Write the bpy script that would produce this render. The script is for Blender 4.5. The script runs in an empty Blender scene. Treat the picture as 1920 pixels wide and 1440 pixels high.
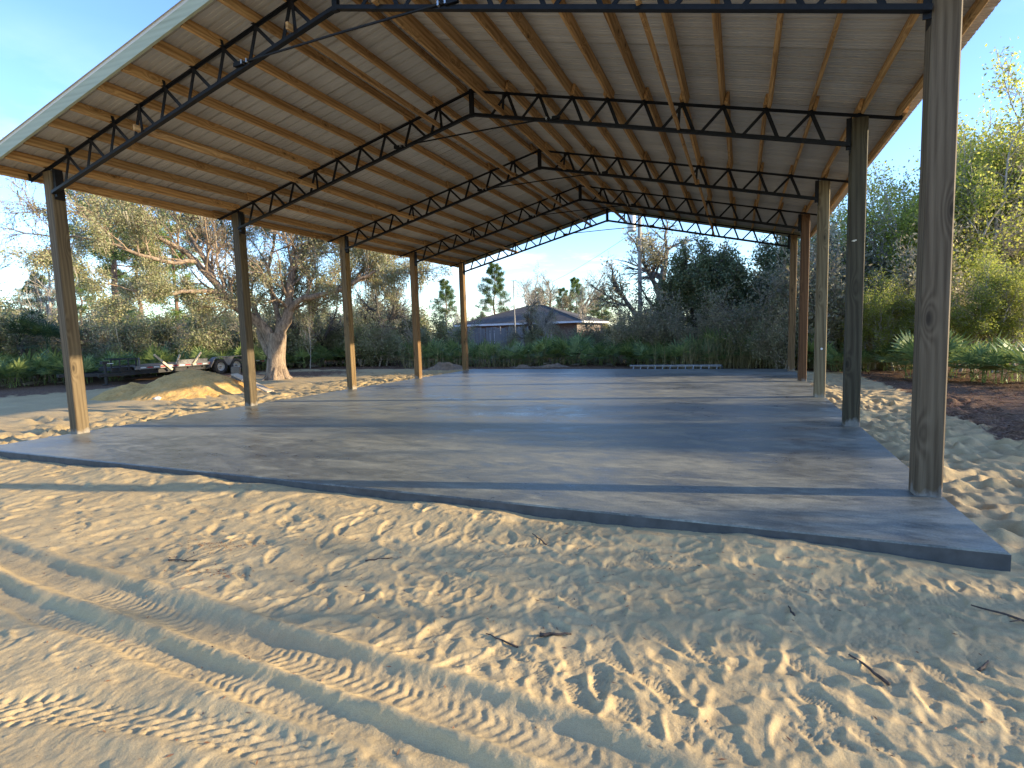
import bpy, math, random
import numpy as np
from mathutils import Vector, Matrix, Euler
R = math.radians
rnd = random.Random(7)
sc = bpy.context.scene
col = sc.collection

# ------------------------------------------------------------------ camera, sky, sun, exposure
F_PX, PITCH, YAW, ROLL = 1026.70, 0.09314, 0.39831, -0.028614
CAM = Vector((-1.4254, -5.7322, 1.5368))
cy_, sy_ = math.cos(YAW), math.sin(YAW); cp_, sp_ = math.cos(PITCH), math.sin(PITCH)
fwd = Vector((-sy_ * cp_, cy_ * cp_, -sp_)); rt = Vector((cy_, sy_, 0)); up = rt.cross(fwd)
cr_, sr_ = math.cos(ROLL), math.sin(ROLL)
rt2 = cr_ * rt + sr_ * up; up2 = -sr_ * rt + cr_ * up
cd = bpy.data.cameras.new('camera'); cam = bpy.data.objects.new('camera', cd); col.objects.link(cam)
cd.sensor_width = 36; cd.lens = F_PX / 1920 * 36; cd.clip_start = 0.05; cd.clip_end = 2000
m = Matrix((rt2, up2, -fwd)).transposed().to_4x4(); m.translation = CAM
cam.matrix_world = m
sc.camera = cam

SUN_EL, SUN_AZ = R(13.2), R(13.5)          # azimuth counted from +x towards +y
sd = Vector((math.cos(SUN_EL) * math.cos(SUN_AZ), math.cos(SUN_EL) * math.sin(SUN_AZ), math.sin(SUN_EL)))
sl = bpy.data.lights.new('sun', 'SUN'); sun = bpy.data.objects.new('sun', sl); col.objects.link(sun)
sl.energy = 3.0; sl.angle = R(0.53); sl.color = (1.0, 0.82, 0.54)
sun.rotation_euler = sd.to_track_quat('Z', 'Y').to_euler(); sun.location = (40, 12, 30)

w = bpy.data.worlds.new('World'); sc.world = w; w.use_nodes = True
nt = w.node_tree; nt.nodes.clear()
def wn(t, **k):
    n = nt.nodes.new(t)
    for a, v in k.items(): setattr(n, a, v)
    return n
sky = wn('ShaderNodeTexSky', sky_type='NISHITA', sun_disc=False, sun_elevation=SUN_EL, sun_rotation=math.pi / 2 - SUN_AZ,
         altitude=0.0, air_density=1.0, dust_density=0.25, ozone_density=3.5)
hsv = wn('ShaderNodeHueSaturation'); hsv.inputs['Saturation'].default_value = 1.06; hsv.inputs['Hue'].default_value = 0.513
nt.links.new(sky.outputs[0], hsv.inputs['Color'])
tc = wn('ShaderNodeTexCoord'); sx = wn('ShaderNodeSeparateXYZ'); nt.links.new(tc.outputs['Generated'], sx.inputs[0])
def wmath(op, a, b=None, clamp=False):
    n = wn('ShaderNodeMath', operation=op, use_clamp=clamp)
    for i, v in enumerate((a, b)):
        if v is None: continue
        if isinstance(v, (int, float)): n.inputs[i].default_value = v
        else: nt.links.new(v, n.inputs[i])
    return n.outputs[0]
zz = wmath('ADD', wmath('MAXIMUM', sx.outputs[2], 0.0), 0.10)
cmb = wn('ShaderNodeCombineXYZ')
nt.links.new(wmath('DIVIDE', sx.outputs[0], zz), cmb.inputs[0]); nt.links.new(wmath('DIVIDE', sx.outputs[1], zz), cmb.inputs[1])
cn = wn('ShaderNodeTexNoise'); cn.inputs['Scale'].default_value = 0.62; cn.inputs['Detail'].default_value = 8; cn.inputs['Roughness'].default_value = 0.6
nt.links.new(cmb.outputs[0], cn.inputs['Vector'])
cr = wn('ShaderNodeMapRange'); cr.inputs[1].default_value = 0.53; cr.inputs[2].default_value = 0.76
nt.links.new(cn.outputs[0], cr.inputs[0])
low = wn('ShaderNodeMapRange'); low.inputs[1].default_value = 0.42; low.inputs[2].default_value = 0.10   # clouds lie low
nt.links.new(sx.outputs[2], low.inputs[0])
cf = wmath('MULTIPLY', cr.outputs[0], wmath('MULTIPLY', low.outputs[0], 0.85), True)
mixc = wn('ShaderNodeMix', data_type='RGBA')
nt.links.new(cf, mixc.inputs[0]); nt.links.new(hsv.outputs[0], mixc.inputs[6]); mixc.inputs[7].default_value = (4.6, 4.8, 5.3, 1)
bg = wn('ShaderNodeBackground'); bg.inputs[1].default_value = 0.14
nt.links.new(mixc.outputs[2], bg.inputs[0])
wo = wn('ShaderNodeOutputWorld'); nt.links.new(bg.outputs[0], wo.inputs[0])

vs = sc.view_settings; vs.view_transform = 'Standard'; vs.look = 'None'; vs.gamma = 1; vs.use_curve_mapping = False
vs.exposure = 1.9
sc.cycles.max_bounces = 8; sc.cycles.diffuse_bounces = 6; sc.cycles.transparent_max_bounces = 6
try: sc.cycles.use_denoising = True
except Exception: pass

# ------------------------------------------------------------------ material helpers
class NM:
    def __init__(s, name):
        s.m = bpy.data.materials.new(name); s.m.use_nodes = True; s.t = s.m.node_tree; s.t.nodes.clear()
        s.out = s.n('ShaderNodeOutputMaterial')
    def n(s, t, **k):
        n = s.t.nodes.new(t)
        for a, v in k.items(): setattr(n, a, v)
        return n
    def l(s, a, b): s.t.links.new(a, b)
    def put(s, sock, v):
        if isinstance(v, (int, float)): sock.default_value = v
        elif isinstance(v, tuple): sock.default_value = v if len(v) == len(sock.default_value) else (*v, 1)
        else: s.l(v, sock)
    def math(s, op, a, b=0.0, clamp=False):
        n = s.n('ShaderNodeMath', operation=op, use_clamp=clamp); s.put(n.inputs[0], a); s.put(n.inputs[1], b); return n.outputs[0]
    def coord(s, scale=(1, 1, 1), rand=0.0, kind='Object', rot=(0, 0, 0)):
        tc = s.n('ShaderNodeTexCoord'); v = tc.outputs[kind]
        if rand:
            oi = s.n('ShaderNodeObjectInfo'); a = s.n('ShaderNodeVectorMath', operation='ADD'); s.l(v, a.inputs[0])
            s.l(s.math('MULTIPLY', oi.outputs['Random'], rand), a.inputs[1]); v = a.outputs[0]
        mp = s.n('ShaderNodeMapping'); mp.inputs['Scale'].default_value = scale; mp.inputs['Rotation'].default_value = rot; s.l(v, mp.inputs[0])
        return mp.outputs[0]
    def noise(s, vec, scale=5, detail=4, rough=0.55, dist=0.0):
        n = s.n('ShaderNodeTexNoise'); s.l(vec, n.inputs['Vector'])
        n.inputs['Scale'].default_value = scale; n.inputs['Detail'].default_value = detail; n.inputs['Roughness'].default_value = rough; n.inputs['Distortion'].default_value = dist
        return n.outputs[0]
    def rng(s, v, a, b, c=0.0, d=1.0):
        n = s.n('ShaderNodeMapRange'); s.l(v, n.inputs[0])
        for i, x in enumerate((a, b, c, d)): n.inputs[i + 1].default_value = x
        return n.outputs[0]
    def ramp(s, v, stops):
        n = s.n('ShaderNodeValToRGB'); e = n.color_ramp.elements
        while len(e) < len(stops): e.new(0.5)
        for k, (p, c) in enumerate(stops): e[k].position = p; e[k].color = (*c, 1)
        s.l(v, n.inputs[0]); return n.outputs[0]
    def mix(s, f, a, b, blend='MIX'):
        n = s.n('ShaderNodeMix', data_type='RGBA', blend_type=blend); s.put(n.inputs[0], f); s.put(n.inputs[6], a); s.put(n.inputs[7], b); return n.outputs[2]
    def bump(s, h, strength=0.3, dist=0.01):
        n = s.n('ShaderNodeBump'); n.inputs['Strength'].default_value = strength; n.inputs['Distance'].default_value = dist; s.l(h, n.inputs['Height']); return n.outputs[0]
    def pbr(s, color, rough=0.8, metal=0.0, normal=None, spec=0.5):
        b = s.n('ShaderNodeBsdfPrincipled'); s.put(b.inputs['Base Color'], color); s.put(b.inputs['Roughness'], rough); s.put(b.inputs['Metallic'], metal)
        s.put(b.inputs['Specular IOR Level'], spec)
        if normal is not None: s.l(normal, b.inputs['Normal'])
        s.l(b.outputs[0], s.out.inputs[0]); return s.m

def flat(name, c, rough=0.7, metal=0.0, var=0.12, scale=12.0, spec=0.4):
    k = NM(name); n = k.noise(k.coord(rand=30), scale, 5)
    a = tuple(x * (1 - var) for x in c); b = tuple(min(1, x * (1 + var)) for x in c)
    return k.pbr(k.ramp(n, [(0.3, a), (0.7, b)]), rough, metal, spec=spec)

def lumber(name, axis, base, dark, knots=True, obj_color=False, residue=False, ks=1.0):
    """sawn timber: grain stretched along one axis, knots, board-to-board tint"""
    k = NM(name)
    s = [34, 34, 34]; s[axis] = 1.3
    v = k.coord(tuple(s), rand=40)
    g = k.noise(v, 1.0, 6, 0.6, 0.6)
    s2 = [9, 9, 9]; s2[axis] = 0.45
    g2 = k.noise(k.coord(tuple(s2), rand=70), 1.0, 3, 0.5, 1.2)
    s3 = [4.2, 4.2, 4.2]; s3[axis] = 2.4 * ks
    vo = k.n('ShaderNodeTexVoronoi'); k.l(k.coord(tuple(s3), rand=90), vo.inputs['Vector']); vo.inputs['Scale'].default_value = 1
    bend = k.math('MULTIPLY', k.math('POWER', k.rng(vo.outputs['Distance'], 0.0, 0.45, 1, 0), 2.0), 1.5 if knots else 0.0)
    s4 = [16, 16, 16]; s4[axis] = 0.55
    va = k.n('ShaderNodeVectorMath', operation='ADD'); k.l(k.coord(tuple(s4), rand=55), va.inputs[0]); k.l(bend, va.inputs[1])
    wv = k.n('ShaderNodeTexWave', bands_direction='DIAGONAL'); k.l(va.outputs[0], wv.inputs['Vector']); wv.inputs['Scale'].default_value = 0.55; wv.inputs['Distortion'].default_value = 4.5; wv.inputs['Detail'].default_value = 3; wv.inputs['Detail Scale'].default_value = 0.7
    f = k.math('ADD', k.math('ADD', k.math('MULTIPLY', g, 0.46), k.math('MULTIPLY', g2, 0.38)), k.math('MULTIPLY', wv.outputs['Fac'], 0.16))
    c = k.ramp(f, [(0.26, tuple(x * .75 for x in dark)), (0.38, dark), (0.50, tuple((a + b) / 2 for a, b in zip(base, dark))), (0.66, base)])
    if knots:
        kn = k.rng(vo.outputs['Distance'], 0.05, 0.105, 1, 0)
        ring = k.rng(vo.outputs['Distance'], 0.10, 0.26, 0.4, 0)
        c = k.mix(k.math('MULTIPLY', kn, 0.85), k.mix(ring, c, tuple(x * 0.6 for x in dark)), tuple(x * 0.28 for x in dark))
    oi = k.n('ShaderNodeObjectInfo')
    if obj_color: c = k.mix(1.0, c, oi.outputs['Color'], 'MULTIPLY')
    c = k.mix(1.0, c, k.ramp(oi.outputs['Random'], [(0, (0.80, 0.80, 0.80)), (1, (1.1, 1.08, 1.05))]), 'MULTIPLY')
    if residue:        # cement splashed on the foot of the post
        tcx = k.n('ShaderNodeTexCoord'); sp = k.n('ShaderNodeSeparateXYZ'); k.l(tcx.outputs['Object'], sp.inputs[0])
        hgt = k.math('ADD', sp.outputs[2], k.math('MULTIPLY', k.noise(k.coord((9, 9, 5), rand=20), 1, 5), -0.42))
        c = k.mix(k.rng(hgt, -0.20, -0.12, 0.35, 0), c, (0.42, 0.41, 0.39))
    return k.pbr(c, 0.72, normal=k.bump(g, 0.35, 0.004), spec=0.25)

MAT = {}
MAT['pine'] = lumber('pine_lumber', 1, (0.60, 0.375, 0.170), (0.31, 0.170, 0.066))
MAT['post'] = lumber('treated_post', 2, (1.0, 0.97, 0.90), (0.50, 0.45, 0.39), obj_color=True, residue=True, ks=0.6)
MAT['fascia'] = lumber('green_treated_board', 0, (0.40, 0.44, 0.34), (0.34, 0.38, 0.29), knots=False)
MAT['steel'] = flat('black_steel', (0.008, 0.009, 0.012), 0.5, 0.0, 0.3, 20, spec=0.22)
MAT['galv'] = flat('galvanised_steel', (0.5, 0.5, 0.5), 0.35, 0.9)
k = NM('roof_sheet')
oi = k.n('ShaderNodeObjectInfo')
MAT['roof'] = k.pbr(k.mix(1.0, k.ramp(k.noise(k.coord((.4, 3, 1), rand=9), 2.2, 6), [(0.3, (0.46, 0.452, 0.435)), (0.7, (0.55, 0.54, 0.52))]), k.ramp(oi.outputs['Random'], [(0, (.86, .86, .86)), (1, (1.06, 1.05, 1.04))]), 'MULTIPLY'), 0.40, 0.12, spec=0.5)

# concrete: trowelled, blotchy, still damp in places
k = NM('concrete')
a1 = k.noise(k.coord((0.75, 1.5, 1)), 1.0, 8, 0.66, 1.4)
a2 = k.noise(k.coord((2.6, 6.5, 1), rot=(0, 0, R(9))), 1.0, 7, 0.68, 1.5)
a3 = k.noise(k.coord((0.22, 0.35, 1)), 1.0, 4, 0.5)
f = k.math('ADD', k.math('ADD', k.math('MULTIPLY', a1, 0.42), k.math('MULTIPLY', a2, 0.36)), k.math('MULTIPLY', a3, 0.30))
c = k.ramp(f, [(0.44, (0.040, 0.041, 0.028)), (0.505, (0.092, 0.091, 0.064)), (0.56, (0.172, 0.167, 0.118)), (0.63, (0.275, 0.263, 0.188))])
sw = k.noise(k.coord((1.2, 3.6, 1), rot=(0, 0, R(-14))), 1.3, 9, 0.76, 2.6)
c = k.mix(k.rng(sw, 0.61, 0.72, 0, 0.7), c, (0.42, 0.40, 0.31))
fine = k.noise(k.coord((1, 1, 1)), 60, 5)
s1 = k.noise(k.coord((5, 26, 1), rot=(0, 0, R(17))), 1.0, 6, 0.7, 1.0); s2_ = k.noise(k.coord((6, 22, 1), rot=(0, 0, R(-21))), 1.0, 6, 0.7, 1.0)
c = k.mix(k.rng(k.math('MAXIMUM', s1, s2_), 0.56, 0.70, 0, 0.30), c, (0.33, 0.315, 0.25))
c = k.mix(k.rng(k.math('MINIMUM', s1, s2_), 0.42, 0.30, 0, 0.35), c, (0.06, 0.06, 0.052))
c = k.mix(0.12, c, k.ramp(fine, [(0.35, (0.1, 0.1, 0.1)), (0.65, (0.6, 0.6, 0.6))]))
MAT['concrete'] = k.pbr(c, k.rng(f, 0.44, 0.62, 0.27, 0.54), normal=k.bump(k.math('ADD', k.math('MULTIPLY', a2, 0.6), k.math('MULTIPLY', fine, 0.1)), 0.10, 0.01), spec=0.42)

# ground: pale sand, with red-brown litter where the attribute says so
k = NM('sand')
v = k.coord((1, 1, 1))
n1 = k.noise(v, 1.1, 6, 0.6); n2 = k.noise(v, 260, 3, 0.7); n3 = k.noise(v, 14, 5, 0.6)
sand = k.ramp(k.math('ADD', k.math('MULTIPLY', n1, 0.6), k.math('MULTIPLY', n3, 0.4)), [(0.3, (0.41, 0.290, 0.135)), (0.55, (0.495, 0.362, 0.178)), (0.75, (0.555, 0.427, 0.225))])
sand = k.mix(0.25, sand, k.ramp(n2, [(0.35, (0.27, 0.185, 0.09)), (0.6, (0.72, 0.57, 0.34))]))
at = k.n('ShaderNodeAttribute'); at.attribute_name = 'litter'
ln = k.noise(v, 24, 7, 0.75, 0.8)
lit = k.ramp(ln, [(0.32, (0.045, 0.028, 0.018)), (0.47, (0.125, 0.072, 0.042)), (0.58, (0.22, 0.132, 0.078)), (0.72, (0.42, 0.30, 0.18))])
mask = k.rng(k.math('ADD', at.outputs['Fac'], k.math('MULTIPLY', k.math('SUBTRACT', k.noise(v, 3.2, 8, 0.75), 0.5), 1.3)), 0.42, 0.62, 0, 1)
bn = k.bump(k.math('ADD', k.math('MULTIPLY', n3, 0.7), k.math('MULTIPLY', k.noise(v, 60, 5, 0.7), 0.3)), 0.55, 0.02)
MAT['sand'] = k.pbr(k.mix(mask, sand, lit), 0.93, normal=bn, spec=0.12)
k = NM('heaped_sand')
v = k.coord((1, 1, 1)); n1 = k.noise(v, 2, 6, 0.6); n3 = k.noise(v, 16, 6, 0.65)
MAT['pile'] = k.pbr(k.ramp(k.math('ADD', k.math('MULTIPLY', n1, 0.5), k.math('MULTIPLY', n3, 0.5)), [(0.32, (0.38, 0.215, 0.075)), (0.5, (0.58, 0.355, 0.125)), (0.7, (0.66, 0.44, 0.19))]), 0.95, normal=k.bump(n3, 0.6, 0.05), spec=0.1)
MAT['dirt'] = flat('grey_dirt', (0.24, 0.17, 0.11), 0.95, 0, 0.35, 9)

def leafmat(name, cols, trans=0.35, rough=0.55):
    k = NM(name); g = k.n('ShaderNodeNewGeometry')
    st = [(i / max(1, len(cols) - 1), c) for i, c in enumerate(cols)]
    c = k.ramp(g.outputs['Random Per Island'], st)
    oi = k.n('ShaderNodeObjectInfo'); c = k.mix(1.0, c, k.ramp(oi.outputs['Random'], [(0, (0.78, 0.80, 0.78)), (1, (1.18, 1.14, 1.08))]), 'MULTIPLY')
    d = k.n('ShaderNodeBsdfPrincipled'); k.l(c, d.inputs['Base Color']); d.inputs['Roughness'].default_value = rough; d.inputs['Specular IOR Level'].default_value = 0.3
    t = k.n('ShaderNodeBsdfTranslucent'); k.l(c, t.inputs[0])
    mx = k.n('ShaderNodeMixShader'); mx.inputs[0].default_value = trans; k.l(d.outputs[0], mx.inputs[1]); k.l(t.outputs[0], mx.inputs[2])
    k.l(mx.outputs[0], k.out.inputs[0]); return k.m
def bark(name, a, b, sc_=9.0):
    k = NM(name); v = k.coord((sc_, sc_, sc_ * 0.28), rand=30); n = k.noise(v, 1, 7, 0.7, 0.8)
    return k.pbr(k.ramp(n, [(0.34, a), (0.62, b)]), 0.92, normal=k.bump(n, 0.8, 0.05), spec=0.15)
MAT['oak_bark'] = bark('oak_bark', (0.10, 0.07, 0.05), (0.40, 0.30, 0.21))
MAT['pine_bark'] = bark('pine_bark', (0.10, 0.06, 0.045), (0.30, 0.19, 0.14), 6)
MAT['dark_bark'] = bark('dark_bark', (0.06, 0.052, 0.044), (0.19, 0.165, 0.14))
MAT['pale_bark'] = bark('pale_bark', (0.22, 0.19, 0.16), (0.50, 0.45, 0.38))
MAT['twig'] = bark('grey_twigs', (0.22, 0.18, 0.135), (0.46, 0.39, 0.30))
MAT['lf_oak'] = leafmat('oak_leaves', [(0.22, 0.25, 0.11), (0.32, 0.325, 0.17), (0.39, 0.36, 0.23), (0.28, 0.31, 0.13), (0.46, 0.42, 0.30)])
MAT['lf_scrub'] = leafmat('scrub_leaves', [(0.19, 0.24, 0.10), (0.32, 0.32, 0.18), (0.40, 0.37, 0.25), (0.25, 0.30, 0.11), (0.46, 0.42, 0.30)])
MAT['lf_green'] = leafmat('spring_leaves', [(0.31, 0.37, 0.065), (0.44, 0.49, 0.09), (0.24, 0.29, 0.065), (0.56, 0.56, 0.14), (0.38, 0.37, 0.13)], 0.62)
MAT['lf_dark'] = leafmat('evergreen_leaves', [(0.068, 0.098, 0.045), (0.128, 0.158, 0.068), (0.195, 0.210, 0.090), (0.098, 0.128, 0.045), (0.360, 0.315, 0.180)], 0.22)
MAT['lf_brown'] = leafmat('brown_leaves', [(0.247, 0.227, 0.130), (0.403, 0.351, 0.234), (0.195, 0.215, 0.098), (0.520, 0.455, 0.312)], 0.3)
MAT['lf_pine'] = leafmat('pine_needles', [(0.060, 0.112, 0.033), (0.112, 0.180, 0.045), (0.180, 0.240, 0.068)], 0.2)
MAT['lf_pine2'] = leafmat('bright_pine_needles', [(0.120, 0.210, 0.038), (0.210, 0.300, 0.060), (0.300, 0.375, 0.090)], 0.25)
MAT['palm'] = leafmat('palmetto_fronds', [(0.094, 0.156, 0.056), (0.175, 0.250, 0.081), (0.300, 0.362, 0.125), (0.125, 0.188, 0.062)], 0.32, 0.42)
MAT['palm_dry'] = leafmat('dry_fronds', [(0.22, 0.17, 0.10), (0.30, 0.24, 0.15)], 0.2)
MAT['palm_dk'] = leafmat('palm_fronds', [(0.026, 0.058, 0.029), (0.052, 0.091, 0.039), (0.078, 0.117, 0.046)], 0.2, 0.45)
MAT['moss'] = leafmat('spanish_moss', [(0.375, 0.338, 0.250), (0.475, 0.425, 0.325), (0.300, 0.275, 0.200)], 0.35)
MAT['drygrass'] = leafmat('dry_grass', [(0.30, 0.24, 0.12), (0.40, 0.33, 0.18), (0.20, 0.20, 0.07)], 0.3)
MAT['straw'] = leafmat('pine_straw', [(0.20, 0.085, 0.04), (0.30, 0.15, 0.07), (0.12, 0.05, 0.025), (0.36, 0.23, 0.12)], 0.1)

# ------------------------------------------------------------------ mesh helpers
class MB:
    def __init__(s): s.v = []; s.f = []
    def add(s, vs_, fs_):
        o = len(s.v); s.v += [tuple(x) for x in vs_]; s.f += [tuple(i + o for i in f) for f in fs_]; return s
    def box(s, c, d, rot=None):
        h = [x / 2 for x in d]
        vs_ = [Vector((sx_ * h[0], sy2 * h[1], sz * h[2])) for sx_ in (-1, 1) for sy2 in (-1, 1) for sz in (-1, 1)]
        if rot is not None: vs_ = [rot @ q for q in vs_]
        c = Vector(c)
        return s.add([q + c for q in vs_], [(0, 1, 3, 2), (4, 6, 7, 5), (0, 4, 5, 1), (2, 3, 7, 6), (0, 2, 6, 4), (1, 5, 7, 3)])
    def bar(s, p0, p1, wd, hg, upv=(0, 0, 1)):
        p0, p1 = Vector(p0), Vector(p1); d = (p1 - p0); L = d.length; d.normalize(); u = Vector(upv)
        sd_ = d.cross(u)
        if sd_.length < 1e-4: sd_ = d.cross(Vector((0, 1, 0)))
        sd_.normalize(); u = sd_.cross(d)
        rot = Matrix((sd_, d, u)).transposed()
        return s.box((p0 + p1) / 2, (wd, L, hg), rot)
    def tube(s, pts, rad, n=6, cap=True):
        pts = [Vector(p) for p in pts]; o = len(s.v); ref = Vector((0.31, 0.2, 0.93))
        for i, p in enumerate(pts):
            d = (pts[min(i + 1, len(pts) - 1)] - pts[max(i - 1, 0)])
            if d.length < 1e-9: d = Vector((0, 0, 1))
            d.normalize(); a = d.cross(ref)
            if a.length < 0.05: a = d.cross(Vector((1, 0, 0)))
            a.normalize(); b = d.cross(a); r = rad[i] if hasattr(rad, '__len__') else rad
            for j in range(n):
                t = 2 * math.pi * j / n; s.v.append(tuple(p + (a * math.cos(t) + b * math.sin(t)) * r))
        for i in range(len(pts) - 1):
            for j in range(n):
                j2 = (j + 1) % n; s.f.append((o + i * n + j, o + i * n + j2, o + (i + 1) * n + j2, o + (i + 1) * n + j))
        if cap and n > 3:
            s.f.append(tuple(o + j for j in range(n))[::-1]); s.f.append(tuple(o + (len(pts) - 1) * n + j for j in range(n)))
        return s
    def lathe(s, prof, n=24, axis='z', c=(0, 0, 0)):
        o = len(s.v)
        for (r, h) in prof:
            for j in range(n):
                t = 2 * math.pi * j / n; a, b = r * math.cos(t), r * math.sin(t)
                q = (a, b, h) if axis == 'z' else ((h, a, b) if axis == 'x' else (a, h, b))
                s.v.append((q[0] + c[0], q[1] + c[1], q[2] + c[2]))
        for i in range(len(prof) - 1):
            for j in range(n):
                j2 = (j + 1) % n; s.f.append((o + i * n + j, o + i * n + j2, o + (i + 1) * n + j2, o + (i + 1) * n + j))
        return s
    def mesh(s, name, mat, smooth=False, bevel=0):
        me = bpy.data.meshes.new(name); me.from_pydata(s.v, [], s.f); me.materials.append(mat)
        if smooth:
            for p in me.polygons: p.use_smooth = True
        me.update(); return me
    def build(s, name, mat, parent=None, loc=(0, 0, 0), smooth=False):
        return link(name, s.mesh(name, mat, smooth), parent, loc)
def link(name, me, parent=None, loc=(0, 0, 0), rot=None):
    o = bpy.data.objects.new(name, me); col.objects.link(o); o.location = loc
    if rot is not None: o.rotation_euler = rot
    if parent is not None: o.parent = parent
    return o
def tag(o, label=None, cat=None, group=None, kind=None):
    if label: o['label'] = label
    if cat: o['category'] = cat
    if group: o['group'] = group
    if kind: o['kind'] = kind
    return o
def thing(name, label, cat, loc=(0, 0, 0), rz=0.0, group=None):
    o = bpy.data.objects.new(name, None); col.objects.link(o); o.location = loc; o.rotation_euler = (0, 0, rz); o.empty_display_size = 0.2
    return tag(o, label, cat, group)


def copy_tree(o, parent=None, children=None):
    c = o.copy(); col.objects.link(c)
    if parent is not None: c.parent = parent
    for ch in (children if children is not None else list(o.children)):
        copy_tree(ch, c)
    return c
def npmesh(name, verts, faces, mat, smooth=False, nv=None):
    """verts (N,3), faces (M,k) with one k"""
    me = bpy.data.meshes.new(name); verts = np.asarray(verts, np.float32); faces = np.asarray(faces, np.int32)
    M, kk = faces.shape
    me.vertices.add(len(verts)); me.vertices.foreach_set('co', verts.ravel())
    me.loops.add(M * kk); me.loops.foreach_set('vertex_index', faces.ravel())
    me.polygons.add(M); me.polygons.foreach_set('loop_start', np.arange(0, M * kk, kk, dtype=np.int32)); me.polygons.foreach_set('loop_total', np.full(M, kk, np.int32))
    if smooth: me.polygons.foreach_set('use_smooth', np.ones(M, bool))
    me.materials.append(mat); me.update(calc_edges=True); return me

# ------------------------------------------------------------------ ground
GZ = -0.12
_tab = np.random.default_rng(3).random((256, 256))
def vn(x, y):
    xi = np.floor(x).astype(int); yi = np.floor(y).astype(int); fx = x - xi; fy = y - yi
    fx = fx * fx * (3 - 2 * fx); fy = fy * fy * (3 - 2 * fy)
    g = lambda a, b: _tab[a & 255, b & 255]
    return (g(xi, yi) * (1 - fx) + g(xi + 1, yi) * fx) * (1 - fy) + (g(xi, yi + 1) * (1 - fx) + g(xi + 1, yi + 1) * fx) * fy
def fbm(x, y, sc_, oc=4, gain=0.5):
    a, s_, t, fr = 1.0, 0.0, 0.0, sc_
    for i in range(oc):
        s_ = s_ + a * (vn(x * fr + 17.3 * i, y * fr - 9.1 * i) - 0.5); t += a; a *= gain; fr *= 2.03
    return s_ / t * 2
def sstep(a, b, x):
    t = np.clip((x - a) / (b - a), 0, 1); return t * t * (3 - 2 * t)
def base_h(X, Y):
    h = GZ + 0.05 * fbm(X, Y, 0.35, 3) + 0.020 * fbm(X, Y, 1.7, 3)
    far = sstep(22, 70, np.hypot(X + 6, Y - 5))
    h = h + far * 0.25 * fbm(X, Y, 0.05, 3)
    # sand heaped unevenly against the front of the slab, lower at its right corner
    d = np.abs(Y + 1.45); h = h + np.where(Y < -1.2, np.exp(-(d / 0.35) ** 2) * (0.040 + 0.055 * fbm(X, Y, 1.5, 3)) * sstep(0.1, -0.8, X), 0)
    return h
def ridged(X, Y, sc_, seed):
    n = fbm(X + seed, Y - seed, sc_, 3)
    return 1 - np.abs(n) * 2
def polyd(X, Y, P):
    """signed distance, arc length and total length along a polyline"""
    best = np.full(X.shape, 1e9); S = np.zeros_like(best); T = np.zeros_like(best); acc = 0.0
    for (x0, y0), (x1, y1) in zip(P[:-1], P[1:]):
        dx, dy = x1 - x0, y1 - y0; L = math.hypot(dx, dy); dx /= L; dy /= L
        s_ = (X - x0) * dx + (Y - y0) * dy; sc2 = np.clip(s_, 0, L); t = -(X - x0) * dy + (Y - y0) * dx
        ex = X - (x0 + sc2 * dx); ey = Y - (y0 + sc2 * dy); d = np.hypot(ex, ey)
        mk = d < best; best = np.where(mk, d, best); S = np.where(mk, acc + sc2, S); T = np.where(mk, np.where(t >= 0, d, -d), T); acc += L
    return T, S, acc
TRACKS = [  # centre line, half width, depth, lug kind
    ([(-9.5, -3.20), (-6.9, -3.43), (-5.93, -3.53), (-5.08, -3.57), (-4.24, -3.62), (-3.37, -3.68), (-2.72, -3.71), (-2.11, -3.74), (-1.7, -3.82), (-1.45, -3.95)], 0.125, 0.050, 'a'),
    ([(-9.5, -3.42), (-6.6, -3.72), (-5.68, -3.86), (-5.02, -3.89), (-4.29, -3.925), (-3.72, -3.95), (-3.24, -3.97), (-2.8, -3.995), (-2.2, -4.04), (-1.2, -4.12)], 0.085, 0.030, 'n'),
    ([(-6.0, -4.95), (-4.75, -4.58), (-4.30, -4.36), (-3.81, -4.275), (-3.52, -4.225), (-3.21, -4.19), (-2.82, -4.17), (-2.44, -4.19), (-1.0, -4.30)], 0.10, 0.024, 'b'),
]
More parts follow.
